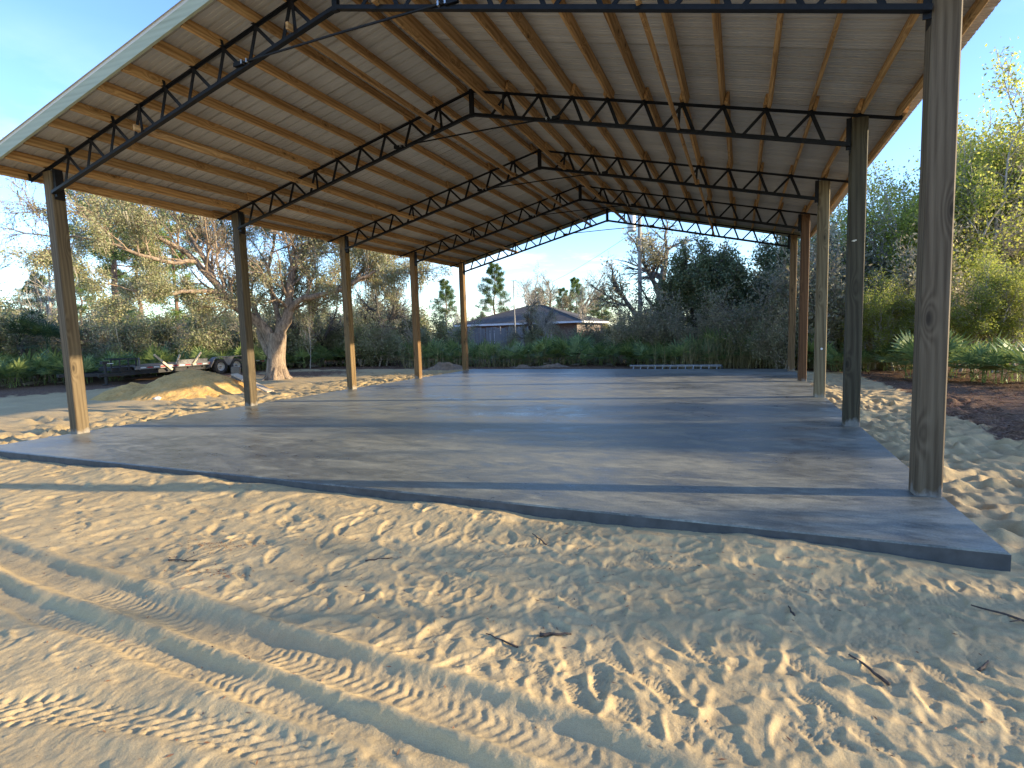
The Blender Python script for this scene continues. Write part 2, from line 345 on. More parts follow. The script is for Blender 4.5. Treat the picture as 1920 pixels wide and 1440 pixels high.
def near_h(xa, ya):
    X, Y = np.meshgrid(xa, ya); rg = np.random.default_rng(11)
    h = base_h(X, Y)
    trk = np.zeros_like(h)
    for P, hw, dep, kd in TRACKS:
        T, S, _ = polyd(X, Y, P); trk = np.maximum(trk, 1 - sstep(hw + 0.02, hw + 0.13, np.abs(T)))
    free = 1 - trk
    # churned sand between prints
    h += free * (0.006 * ridged(X, Y, 2.4, 5.0) + 0.004 * ridged(X, Y, 5.6, 31.0) + 0.004 * fbm(X, Y, 13, 3))
    # footprints
    D = np.zeros_like(h)
    def stamp(x, y, ang, L, W, dep, tread):
        i0, i1 = np.searchsorted(xa, (x - L * 1.1, x + L * 1.1)); j0, j1 = np.searchsorted(ya, (y - L * 1.1, y + L * 1.1))
        if i1 - i0 < 3 or j1 - j0 < 3: return
        xx = X[j0:j1, i0:i1] - x; yy = Y[j0:j1, i0:i1] - y; c_, s_ = math.cos(ang), math.sin(ang)
        a = xx * c_ + yy * s_; b = -xx * s_ + yy * c_
        b = b + 0.02 * np.sin(a / L * 3.0)
        wl = W * (0.80 + 0.22 * np.cos((a / L - 0.28) * 4.2))
        d = np.sqrt((a / (L / 2)) ** 2 + (b / (wl / 2)) ** 2)
        pit = 1 - sstep(0.62, 1.16, d); rim = np.exp(-((d - 1.30) / 0.24) ** 2)
        side = 0.55 + 0.45 * np.sign(b) * 0.6
        reg = D[j0:j1, i0:i1]
        new = -dep * pit + dep * 0.45 * rim * side
        if tread == 1: new += 0.0028 * pit * np.sin(a * 235 + np.abs(b) * 130)
        elif tread == 2: new += 0.003 * pit * np.clip(2 * np.sin(a * 190) * np.cos(b * 150), -1, 1)
        elif tread == 3: new += 0.004 * pit * np.sin(d * 26)
        D[j0:j1, i0:i1] = reg * (1 - pit * 0.75) + new
    for _ in range(2600):
        x = rg.uniform(-12.5, 3.0); y = rg.uniform(-5.2, -1.38)
        if rg.random() < 0.5: x = rg.uniform(-3.6, 1.8)
        stamp(x, y, rg.normal(0.9, 1.1), rg.uniform(0.13, 0.28), rg.uniform(0.085, 0.16), rg.uniform(0.005, 0.0165), 0)
    for _ in range(400):
        x = rg.uniform(-2.6, 2.2) if rg.random() < 0.75 else rg.uniform(-6, 2); y = rg.uniform(-4.9, -1.7)
        stamp(x, y, rg.normal(2.2, 0.7), rg.uniform(0.27, 0.31), 0.112, rg.uniform(0.007, 0.016), int(rg.integers(1, 4)))
    h += 0.8 * D * (0.22 + 0.78 * free)
    for P, hw, dep, kd in TRACKS:
        T, S, L = polyd(X, Y, P); A = np.abs(T)
        fade = sstep(0.0, 0.6, S) * (1 - sstep(L - 0.55, L - 0.02, S))
        wv = 0.008 * np.sin(S * 7) + 0.035 * fbm(S, T * 0 + 3.3, 1.3, 4) + 0.018 * fbm(X, Y, 7, 3)
        Sw = S + 0.010 * fbm(X, Y, 5, 3) + 0.012 * fbm(S, S * 0 + 1.7, 2.2, 2)
        rut = -dep * (0.62 + 0.38 * fbm(S, S * 0 + hw * 90, 0.9, 3)) * (1 - sstep(hw * 0.60, hw * 1.25, A + wv))
        berm = 0.55 * dep * (0.8 + 0.6 * fbm(X, Y, 3.5, 3)) * np.exp(-((A - hw * 1.36) / 0.045) ** 2)
        ins = 1 - sstep(hw * 0.72, hw * 1.02, A + wv)
        smear = sstep(-0.32, 0.22, fbm(X, Y, 1.7, 3) + 0.12)
        if kd == 'b': smear = 1 - 0.8 * sstep(2.5, 3.6, S)
        crumb = 0.55 + 0.45 * sstep(-0.3, 0.3, fbm(X, Y, 14, 2))
        sq = lambda p, w_: sstep(0.0, 0.14, p % 1) * (1 - sstep(w_, w_ + 0.14, p % 1))
        if kd == 'a':
            lug = sq((Sw + A * 0.55) / 0.058, 0.48) * (A < hw * .62) + sq(Sw / 0.058, 0.46) * np.exp(-((A - hw * 0.84) / 0.028) ** 2)
            one = 0.35 + 0.9 * vn(np.floor(Sw / 0.058) + 0.5, S * 0 + 7.5) * (0.7 + 0.6 * sstep(-.3, .3, fbm(X, Y, 3.1, 2)))
            tr = 0.0068 * one * (lug - 0.35) * np.where(T < 0.055, 1.0, 0.3)
        elif kd == 'b':
            q = A < hw * 0.62
            lug = np.where(q, sq((Sw - T * 1.5) / 0.082, 0.5) * (0.25 + 0.75 * sq((T + 0.02) / 0.056, 0.7)), sq(Sw / 0.070, 0.5))
            tr = 0.0135 * (lug - 0.4)
        else:
            tr = 0.005 * (sq((Sw - A * 0.8) / 0.052, 0.45) - 0.4)
        h += fade * (rut + berm + ins * tr * smear * crumb)
    h += trk * (0.006 * fbm(X, Y, 3.2, 3) + 0.0035 * fbm(X, Y, 18, 3))
    clod = np.clip(fbm(X + 50, Y, 30, 2) - 0.55, 0, 1)
    h += 0.016 * clod
    h += 0.0022 * fbm(X, Y, 38, 3)
    # keep clear of the slab's front face
    return h
def litter(X, Y):
    a = sstep(1.75, 2.35, X + 0.25 * fbm(X, Y, 0.9, 3)) * sstep(3.0, 4.0, Y - 0.25 * (X - 1.9))
    a = np.maximum(a, sstep(15.7, 17.0, Y + 0.06 * (X + 6) + 0.8 * fbm(X, Y, 0.6, 3)))
    b = sstep(-22.5, -25.0, X + 1.4 * fbm(X, Y, 0.3, 3)) * 0.8
    oak = np.exp(-(((X + 20.5) / 4.2) ** 2 + ((Y - 14.5) / 2.8) ** 2)) * 0.75
    return np.clip(np.maximum(np.maximum(a, b), oak), 0, 1)
def yard_h(X, Y):
    h = base_h(X, Y)
    nearby = 1 - sstep(14, 40, np.hypot(X + 6, Y - 6))
    h = h + nearby * (np.where(X > 0, .55, 1.0) * (0.032 * ridged(X, Y, 2.1, 5.0) + 0.022 * ridged(X, Y, 4.6, 31.0)) - 0.03)
    if X.ndim == 2 and X.shape[0] > 50 and X.shape[1] > 200:
        rg = np.random.default_rng(23); xa, ya_ = X[0], Y[:, 0]
        for q in range(4600):
            x, y = (rg.uniform(.3, 3.0), rg.uniform(-1.2, 9) if q % 2 else rg.uniform(-1.2, 16)) if q % 5 < 2 else (rg.uniform(-27, -12.2), rg.uniform(-1.2, 16))
            L = rg.uniform(.24, .46); W = rg.uniform(.15, .28); an = rg.uniform(0, 3.14); dp = rg.uniform(.008, .026) if x > 0 else rg.uniform(.02, .075)
            i0, i1 = np.searchsorted(xa, (x - L, x + L)); j0, j1 = np.searchsorted(ya_, (y - L, y + L))
            if i1 - i0 < 3 or j1 - j0 < 3: continue
            xx = X[j0:j1, i0:i1] - x; yy_ = Y[j0:j1, i0:i1] - y; a = xx * math.cos(an) + yy_ * math.sin(an); b = -xx * math.sin(an) + yy_ * math.cos(an)
            d = np.sqrt((a / (L / 2)) ** 2 + (b / (W / 2)) ** 2); h[j0:j1, i0:i1] += -dp * (1 - sstep(.5, 1.2, d)) + .5 * dp * np.exp(-((d - 1.35) / .3) ** 2)
    und = (X > -12.3) & (X < 0.27) & (Y > -1.28) & (Y < 15.6)
    h = np.where(und, np.minimum(h, -0.11), h)
    side = np.exp(-((X - 0.45) / 0.3) ** 2) * (Y > -1.0) * (Y < 16) + np.exp(-((X + 12.5) / 0.3) ** 2) * (Y > -1.0) * (Y < 16)
    return h + np.where(und, 0, side * 0.05)
def grid_faces(ny, nx, off):
    i = np.arange(ny - 1)[:, None] * nx + np.arange(nx - 1)[None, :]
    f = np.stack([i, i + 1, i + 1 + nx, i + nx], -1).reshape(-1, 4); return f + off
def grow_axis(a, b, d0, g):
    o = [a]; d = d0; sg = 1 if b > a else -1
    while (b - o[-1]) * sg > 0: o.append(o[-1] + sg * d); d *= g
    return o
# coarse x axis inside the near patch; the fine axis has two extra columns in every coarse cell
xc = [3.4]
while xc[-1] > -14:
    x = xc[-1]; xc.append(x - (0.0255 if -5.4 < x < 1.5 else 0.075))
xc = np.array(xc[::-1])
xf = np.sort(np.concatenate([xc, xc[:-1] + np.diff(xc) / 3, xc[:-1] + np.diff(xc) * 2 / 3]))
ya = [-5.4]
while ya[-1] < -1.27: ya.append(ya[-1] + 0.0078 + 0.0085 * (ya[-1] + 5.4) / 4.1)
ya = np.array(ya); ya = -5.4 + (ya + 5.4) * (4.13 / (ya[-1] + 5.4))          # ends at y = -1.27
YE = float(ya[-1])
Hn = near_h(xf, ya)
xl = np.array(grow_axis(-14.0, -160, 0.11, 1.09)[1:])[::-1]; xr = np.array(grow_axis(3.4, 120, 0.09, 1.10)[1:])
xl = xl + (xc[0] - (-14.0))
xall = np.concatenate([xl, xc, xr])
yy = np.array(grow_axis(YE, 17, 0.05, 1.0) ); yy = np.concatenate([yy, np.array(grow_axis(yy[-1], 190, 0.07, 1.09)[1:])])
Xy, Yy = np.meshgrid(xall, yy); Hy = yard_h(Xy, Yy)
edge_c = np.interp(xc, xf, Hn[-1]); i0 = len(xl)
bl = np.linspace(1, 0, 8)
for r_ in range(8):
    Hy[r_, i0:i0 + len(xc)] = Hy[r_, i0:i0 + len(xc)] * (1 - bl[r_]) + edge_c * bl[r_]
und0 = (Xy > -12.28) & (Xy < 0.25) & (Yy > -1.24) & (Yy < 15.6); Hy = np.where(und0, np.minimum(Hy, -0.105), Hy)
Hn[-1] = np.interp(xf, xc, Hy[0, i0:i0 + len(xc)])
Xn, Yn = np.meshgrid(xf, ya)
yb = np.array(grow_axis(-5.4, -110, 0.2, 1.14))[::-1]
Xb, Yb = np.meshgrid(xall, yb); Hb = base_h(Xb, Yb)
Hb[-1, i0:i0 + len(xc)] = np.interp(xc, xf, Hn[0])
ys = np.linspace(-5.4, YE, 30)
V, Fc, off = [], [], 0
for (X_, Y_, H_) in ((Xn, Yn, Hn), (Xy, Yy, Hy), (Xb, Yb, Hb)) + tuple(
        (lambda q: (q[0], q[1], base_h(*q)))(np.meshgrid(xx, ys)) for xx in (np.append(xl, xc[0]), np.insert(xr, 0, xc[-1]))):
    V.append(np.stack([X_, Y_, H_], -1).reshape(-1, 3)); Fc.append(grid_faces(X_.shape[0], X_.shape[1], off)); off += X_.size
V = np.concatenate(V); Fc = np.concatenate(Fc)
gm = npmesh('ground', V, Fc, MAT['sand'], smooth=True)
la = gm.attributes.new('litter', 'FLOAT', 'POINT'); la.data.foreach_set('value', litter(V[:, 0], V[:, 1]).astype(np.float32))
ground = tag(link('ground', gm), 'pale trampled sand with tyre tracks and red leaf litter at its edges', kind='structure')
def gz(x, y):
    return float(yard_h(np.array([float(x)]), np.array([float(y)]))[0])

# ------------------------------------------------------------------ concrete slab
bm = MB(); X0, X1, Y0, Y1 = -12.26, 0.225, -1.27, 15.75
b_ = 0.012
bm.v = [(X0, Y0, -0.3), (X1, Y0, -0.3), (X1, Y1, -0.3), (X0, Y1, -0.3), (X0, Y0, -b_), (X1, Y0, -b_), (X1, Y1, -b_), (X0, Y1, -b_),
        (X0 + b_, Y0 + b_, 0), (X1 - b_, Y0 + b_, 0), (X1 - b_, Y1 - b_, 0), (X0 + b_, Y1 - b_, 0)]
bm.f = [(0, 1, 5, 4), (1, 2, 6, 5), (2, 3, 7, 6), (3, 0, 4, 7), (4, 5, 9, 8), (5, 6, 10, 9), (6, 7, 11, 10), (7, 4, 8, 11), (8, 9, 10, 11)]
MAT['edge'] = flat('shaded_damp_edge', (.075, .075, .073), .75, 0, .3, 7)  # shade of the sides painted into the colour, along with darker damp concrete
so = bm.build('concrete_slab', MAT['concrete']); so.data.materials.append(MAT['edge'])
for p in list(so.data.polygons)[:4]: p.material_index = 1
tag(so, 'freshly trowelled grey concrete floor slab under the pole barn', kind='structure')

# ------------------------------------------------------------------ pole barn
S, XM, SL = 3.66, -6.02, 0.242
zt = lambda x: 5.95 - SL * abs(x - XM)       # top chord centre
zb = lambda x: 5.515 - SL * abs(x - XM)       # bottom chord centre
YF, YBK = -0.60, 15.22
barn = thing('pole_barn', 'open sided pole barn with ribbed metal gable roof over the concrete slab', 'pole barn')
# posts
PC = [(0.165, 0.128, 0.088), (0.078, 0.069, 0.047), (0.31, 0.25, 0.155), (0.150, 0.080, 0.040), (0.20, 0.132, 0.070)]
LC = [(0.175, 0.132, 0.078), (0.14, 0.108, 0.066), (0.26, 0.18, 0.09), (0.22, 0.138, 0.066), (0.24, 0.155, 0.075)]
PL = ['grey brown front right post with large knots', 'dark weathered olive post', 'light tan post', 'reddish brown post', 'brown rear right post']
def post_mesh(h, sg):
    bm = MB(); e, wd = 0.012, 0.205; n = 7
    ring = [(e, 0), (wd - e, 0), (wd, e), (wd, wd - e), (wd - e, wd), (e, wd), (0, wd - e), (0, e)]
    for i in range(n):
        z = -0.35 + (h + 0.35) * i / (n - 1)
        for (a, b) in ring: bm.v.append((a * sg, b, z))
    for i in range(n - 1):
        for j in range(8):
            q = (i * 8 + j, i * 8 + (j + 1) % 8, (i + 1) * 8 + (j + 1) % 8, (i + 1) * 8 + j); bm.f.append(q if sg > 0 else q[::-1])
    tp = tuple((n - 1) * 8 + j for j in range(8)); bm.f.append(tp if sg > 0 else tp[::-1]); return bm.mesh('post', MAT['post'])
pmR, pmL = post_mesh(4.44, 1), post_mesh(4.44, -1)
for i in range(5):
    o = link('post', pmR, barn, (0, S * i, 0)); o.color = (*PC[i], 1); o['label'] = PL[i]; o.rotation_euler = (R(rnd.uniform(-.25, .25)), R(rnd.uniform(-.2, .2)), 0)
    o = link('post', pmL, barn, (-12.04, S * i, 0)); o.color = (*LC[i], 1); o.rotation_euler = (R(rnd.uniform(-.25, .25)), R(rnd.uniform(-.2, .2)), 0)
    o['label'] = ['front left post', 'second left post', 'middle left post', 'fourth left post', 'rear left post'][i] + ' of treated timber'
bm = MB().lathe([(0, -.006), (.022, -.006), (.024, 0)], 12, 'y'); t_ = bm.build('end_tag', flat('white_paper', (.75, .74, .7), .8), barn, (.115, 2 * S - .001, 1.02)); t_['label'] = 'small white paper tag on the light tan post'
bm = MB(); bm.add([(-.035, -.004, 0), (-.01, -.012, .014), (.03, -.01, .018), (.035, -.004, .004), (.0, -.01, -.012)], [(0, 4, 3, 2, 1)]); bm.build('wood_chip', flat('torn_wood', (.62, .56, .45), .8), barn, (.06, S - .001, 2.72))['label'] = 'pale torn knot on the dark post'
# trusses: one of each bar, then copies that share the meshes
NODES = [0.52 + 0.598 * q for q in range(9)]              # top nodes, inwards from the post face
bars = []
def bar_part(name, p0, p1, wd, hg, upv=(0, 0, 1), bm=None):
    bm = bm or MB().bar(p0, p1, wd, hg, upv); bars.append((name, bm.mesh(name, MAT['steel'])))
for sg in (1, -1):
    X = lambda d: XM + sg * (6.02 - d)                     # d = distance inwards from the post's inner face
    dv = Vector((sg, 0, -SL)).normalized()
    # top chord: angle iron, out to the eave
    c = MB(); c.bar((XM + sg * 0.02, 0, zt(XM)), (X(-0.60), 0, zt(X(-0.60))), 0.042, 0.012, (0, 0, 1)); c.bar((XM + sg * 0.02, 0.015, zt(XM) - 0.014), (X(-0.60), 0.015, zt(X(-0.60)) - 0.014), 0.010, 0.034)
    bar_part('top_chord', 0, 0, 0, 0, bm=c)
    c = MB(); c.bar((XM, 0, zb(XM)), (X(0.02), 0, zb(X(0.02))), 0.070, 0.014); c.bar((XM, 0.026, zb(XM) + 0.03), (X(0.02), 0.026, zb(X(0.02)) + 0.03), 0.012, 0.066); c.bar((XM, -0.026, zb(XM) + 0.022), (X(0.02), -0.026, zb(X(0.02)) + 0.022), 0.010, 0.04)
    bar_part('bottom_chord', 0, 0, 0, 0, bm=c)
    for q, d in enumerate(NODES):
        xt = X(d); xo, xi = X(d - 0.165), X(d + 0.335)
        bar_part('web_bar', (xt, 0.012, zt(xt) - 0.01), (xo, 0.012, zb(xo) + 0.015), 0.054, 0.010, (0, 1, 0)) if q else bar_part('web_bar', (xt, 0.012, zt(xt) - 0.01), (X(0.34), 0.012, zb(X(0.34)) + 0.015), 0.054, 0.010, (0, 1, 0))
        bar_part('web_bar', (xt, -0.012, zt(xt) - 0.01), (xi, -0.012, zb(xi) + 0.015), 0.046, 0.010, (0, 1, 0))
    for d in NODES + [-0.08, -0.57]:
        xt = X(d); nrm = Vector((sg * SL, 0, 1)).normalized()
        c = MB(); p = Vector((xt, 0.0, zt(xt))); c.bar(p, p + nrm * 0.11, 0.045, 0.007, (1, 0, 0)); c.bar(p - Vector((0, 0.05, 0)) + nrm * 0.008, p + Vector((0, 0.05, 0)) + nrm * 0.008, 0.05, 0.006)
        bar_part('purlin_clip', 0, 0, 0, 0, bm=c)
    # plate that carries the truss on the post
    x0 = X(0.0); c = MB(); zc0 = (zt(x0) + zb(x0)) / 2 - 0.02
    c.box((x0 - sg * 0.006, 0.10, zc0 - 0.03), (0.010, 0.15, 0.50)); c.box((x0 - sg * 0.04, 0.03, zc0 - 0.02), (0.06, 0.012, 0.44)); c.box((x0 + sg * 0.09, 0.10, zt(x0) - 0.055), (0.19, 0.16, 0.012))
    bar_part('bracket', 0, 0, 0, 0, bm=c)
    for d in (5.37, 2.36):                                # short uprights beside the long braces
        xs = X(d); bar_part('brace_upright', (xs, -0.03, zt(xs)), (xs - sg * 0.03, -0.03, zb(xs)), 0.046, 0.010, (0, 1, 0))
c = MB(); c.box((XM, 0.0, (zt(XM) + zb(XM)) / 2), (0.075, 0.06, zt(XM) - zb(XM) + 0.05)); c.box((XM, 0.0, (zt(XM) + zb(XM)) / 2), (0.10, 0.012, 0.40))
bar_part('king_post', 0, 0, 0, 0, bm=c)
c = MB(); c.tube([(-7.58, -0.05, 5.195), (-6.0, -0.05, 5.205), (-4.45, -0.05, 5.195)], 0.014, 8)
for x in (-7.62, -4.41): c.box((x, -0.045, 5.19), (0.16, 0.05, 0.05))
bar_part('tie_rod', 0, 0, 0, 0, bm=c)
galm = MB().box((0, 0, 0), (0.022, 0.05, 0.05)).mesh('tie_bolt', MAT['galv'])
for i in range(5):
    t = bpy.data.objects.new('roof_truss', None); col.objects.link(t); t.parent = barn; t.location = (0, S * i, 0)
    for nm, me in bars: link(nm, me, t)
    for x in (-7.46, -7.55, -4.57, -4.48): link('tie_bolt', galm, t, (x, -0.05, 5.2))
# purlins: one board per bay, lapped past each other at the trusses
def board(name, p0, p1, wd, hg, upv, mat=None, jit=0.0):
    p0, p1 = Vector(p0), Vector(p1); mid = (p0 + p1) / 2; bm = MB(); L = (p1 - p0).length
    d = (p1 - p0).normalized(); s_ = d.cross(Vector(upv)).normalized(); u = s_.cross(d)
    rot = Matrix((s_, d, u)).transposed(); e = 0.004; n = 5; bow = rnd.uniform(-1, 1) * jit; bowz = rnd.uniform(-1, 1) * jit
    pr = [(-wd / 2 + e, -hg / 2), (wd / 2 - e, -hg / 2), (wd / 2, -hg / 2 + e), (wd / 2, hg / 2 - e), (wd / 2 - e, hg / 2), (-wd / 2 + e, hg / 2), (-wd / 2, hg / 2 - e), (-wd / 2, -hg / 2 + e)]
    for i in range(n):
        t = i / (n - 1) - 0.5; bb = bow * (0.25 - t * t) * 4; bz = bowz * (0.25 - t * t) * 4
        for (a, b) in pr: bm.v.append((a + bb, t * L, b + bz))
    for i in range(n - 1):
        for j in range(8): bm.f.append((i * 8 + j, i * 8 + (j + 1) % 8, (i + 1) * 8 + (j + 1) % 8, (i + 1) * 8 + j)[::-1])
    bm.f.append(tuple(range(8))); bm.f.append(tuple((n - 1) * 8 + j for j in range(8))[::-1])
    o = bm.build(name, mat or MAT['pine'], barn, mid); o.rotation_euler = rot.to_euler(); return o
ends = [YF + 0.02, S, 2 * S, 3 * S, YBK - 0.02]
for sg in (1, -1):
    nrm = Vector((sg * SL, 0, 1)).normalized()
    for li, d in enumerate([-0.57, -0.08] + NODES + [5.86]):
        x = XM + sg * (6.02 - d)
        for b in range(4):
            offx = (0.028 if (b + li) % 2 else -0.028)
            base = Vector((x + offx, 0, zt(x + offx))) + nrm * (0.010 + 0.078)
            y0 = ends[b] - (0.14 if b else 0); y1 = ends[b + 1] + (0.14 if b < 3 else 0)
            board('purlin', base + Vector((0, y0, 0)), base + Vector((0, y1, 0)), 0.047, 0.156, nrm, jit=0.012)
    # long braces lying on the bottom chords
    for d in (5.37, 2.36):
        x = XM + sg * (6.02 - d)
        for b in range(2):
            ox = 0.022 if b else -0.022
            board('brace_board', (x + ox, (-0.12, 7.2)[b], zb(x) + 0.075), (x + ox, (7.45, 14.86)[b], zb(x) + 0.075), 0.038, 0.089 , (0, 0, 1), jit=0.01)
    # gable fascia boards
    for yf, nm in ((YF - 0.02, 'fascia_board'), (YBK + 0.02, 'fascia_board')):
        bm = MB(); xa_, xb_ = XM + sg * 0.0, XM + sg * 6.62
        q = []
        for x in (xa_, xb_):
            for y in (yf - 0.019, yf + 0.019):
                for dz in (0.005, 0.187): q.append((x, y, zt(x) + dz))
        bm.add(q, [(0, 1, 3, 2), (4, 6, 7, 5), (0, 4, 5, 1), (2, 3, 7, 6), (0, 2, 6, 4), (1, 5, 7, 3)]); bm.build(nm, MAT['fascia'], barn)
    # roofing sheets, ribs running down the slope
    PW = 0.914; ny = int(math.ceil((YBK + 0.07 - (YF - 0.07)) / PW)); y = YF - 0.07
    prof = []
    for q in range(4):
        o_ = q * 0.2285; dp_ = .034 if q == 0 else .022; prof += [(o_ + .002, dp_), (o_ + 0.022, dp_), (o_ + 0.030, 0.0), (o_ + 0.085, 0.0), (o_ + 0.092, 0.008), (o_ + 0.106, 0.008), (o_ + 0.113, 0.0), (o_ + 0.150, 0.0), (o_ + 0.157, 0.008), (o_ + 0.171, 0.008), (o_ + 0.178, 0.0), (o_ + 0.214, 0.0)]
    prof += [(0.908, 0.036), (0.934, 0.036)]
    smesh = None
    for q in range(ny):
        if smesh is None:
            bm = MB(); xs = [XM + sg * 0.03, XM + sg * 3.3, XM + sg * 6.75]
            for x in xs:
                for (a, hh) in prof: 
                    pnt = Vector((x, a, zt(x))) + nrm * (0.1685 + hh); bm.v.append(tuple(pnt))
            n = len(prof)
            for i in range(2):
                for j in range(n - 1): bm.f.append((i * n + j, i * n + j + 1, (i + 1) * n + j + 1, (i + 1) * n + j))
            smesh = bm.mesh('roof_sheet', MAT['roof'])
        link('roof_sheet', smesh, barn, (0, y + q * PW, 0.0015 * (q % 2)))
bm = MB(); zr = zt(XM) + 0.20
bm.v = [(XM - 0.25, YF - 0.08, zr - 0.055), (XM, YF - 0.08, zr + 0.012), (XM + 0.25, YF - 0.08, zr - 0.055), (XM - 0.25, YBK + 0.2, zr - 0.055), (XM, YBK + 0.2, zr + 0.012), (XM + 0.25, YBK + 0.2, zr - 0.055)]
bm.f = [(0, 1, 4, 3), (1, 2, 5, 4)]; bm.build('ridge_cap', MAT['roof'], barn)

# ------------------------------------------------------------------ vegetation builders
def rv(rg): 
    while True:
        v = Vector((rg.uniform(-1, 1), rg.uniform(-1, 1), rg.uniform(-1, 1)))
        if 0.05 < v.length < 1: return v.normalized()
class Tree:
    """skeleton of limbs; the wood goes to one mesh, leaf positions to another"""
    def __init__(s, seed): s.rg = random.Random(seed); s.wood = MB(); s.tips = []; s.n = 0
    def limb(s, pts, r0, r1, sides=7):
        n = len(pts); s.wood.tube(pts, [r0 + (r1 - r0) * (i / (n - 1)) ** 0.8 for i in range(n)], sides, cap=False)
    def grow(s, p, d, L, r, lv, P):
        rg = s.rg; ns = P.get('seg', 4) if lv < P['lv'] - 1 else 2
        pts = [p.copy()]; dirs = [d.copy()]; q = p.copy(); dd = d.copy()
        for i in range(ns):
            dd = (dd + rv(rg) * P['wob'] + Vector((0, 0, 1)) * P['up'][min(lv, len(P['up']) - 1)]).normalized()
            q = q + dd * (L / ns); pts.append(q.copy()); dirs.append(dd.copy())
        sides = 7 if r > 0.08 else (5 if r > 0.03 else (4 if r > 0.012 else 3))
        s.limb(pts, r, max(r * P['taper'], P['rmin']), sides); s.n += 1
        if lv >= P['lv'] - 1:
            for i in range(1, len(pts)): s.tips.append((pts[i], dirs[i]))
            return
        if lv >= P['lv'] - 2:
            s.tips.append((pts[-1], dirs[-1]))
        k_ = P['kids'][lv]
        for c in range(k_):
            t = P['t0'][lv] + (1 - P['t0'][lv]) * (c + rg.random()) / k_; f = t * ns; i = min(int(f), ns - 1); pos = pts[i].lerp(pts[i + 1], f - i)
            a = dirs[i + 1]; sidev = a.cross(rv(rg)).normalized(); an = R(P['ang'][lv] + rg.uniform(-14, 14))
            nd = (a * math.cos(an) + sidev * math.sin(an)).normalized()
            if P.get('flat'): nd.z *= P['flat']; nd.normalize()
            s.grow(pos, nd, L * P['len'][lv] * rg.uniform(0.7, 1.25) * (1.1 - 0.45 * t), max(r * P['rr'] * (1.05 - 0.45 * t), P['rmin']), lv + 1, P)
        if P.get('lead', True):
            s.grow(pts[-1], dirs[-1], L * P['len'][lv] * 0.9, max(r * P['taper'], P['rmin']), lv + 1, P)
def leaf_mesh(name, tips, per, size, spread, mat, seed, asp=0.55, droop=0.0, long=False, keep=1.0, clump=0.0):
    rg = np.random.default_rng(seed)
    P = np.array([tuple(t[0]) for t in tips]); Dn = np.array([tuple(t[1]) for t in tips])
    if keep < 1: 
        sel = rg.random(len(P)) < keep; P, Dn = P[sel], Dn[sel]
    if clump:       # whole twigs bare, others full
        q = P * clump; sel = np.sin(q[:, 0] * 1.7 + 3 * np.sin(q[:, 1])) + np.sin(q[:, 1] * 1.3 + q[:, 2] * 2.1) + rg.normal(0, .5, len(P)) > -0.5
        P, Dn = P[sel], Dn[sel]
    P = np.repeat(P, per, 0); Dn = np.repeat(Dn, per, 0); n = len(P)
    C = P + rg.normal(0, spread, (n, 3))
    u = rg.normal(0, 1, (n, 3)) + Dn * (1.6 if long else 0.5); u[:, 2] -= droop; u /= np.linalg.norm(u, axis=1)[:, None]
    w_ = rg.normal(0, 1, (n, 3)); v_ = np.cross(u, w_); v_ /= np.linalg.norm(v_, axis=1)[:, None] + 1e-9
    sz = (size * rg.uniform(0.6, 1.35, n))[:, None]
    if long: V_ = np.stack([C, C + u * sz + v_ * sz * asp * .5, C + u * sz - v_ * sz * asp * .5], 1)[:, [0, 1, 2]]; k_ = 3
    else:
        nn = np.cross(u, v_) * 0.12
        V_ = np.stack([C - u * sz * .5, C + v_ * sz * asp * .5 + nn * sz, C + u * sz * .5, C - v_ * sz * asp * .5 + nn * sz], 1); k_ = 4
    return npmesh(name, V_.reshape(-1, 3), np.arange(n * k_).reshape(-1, k_), mat)
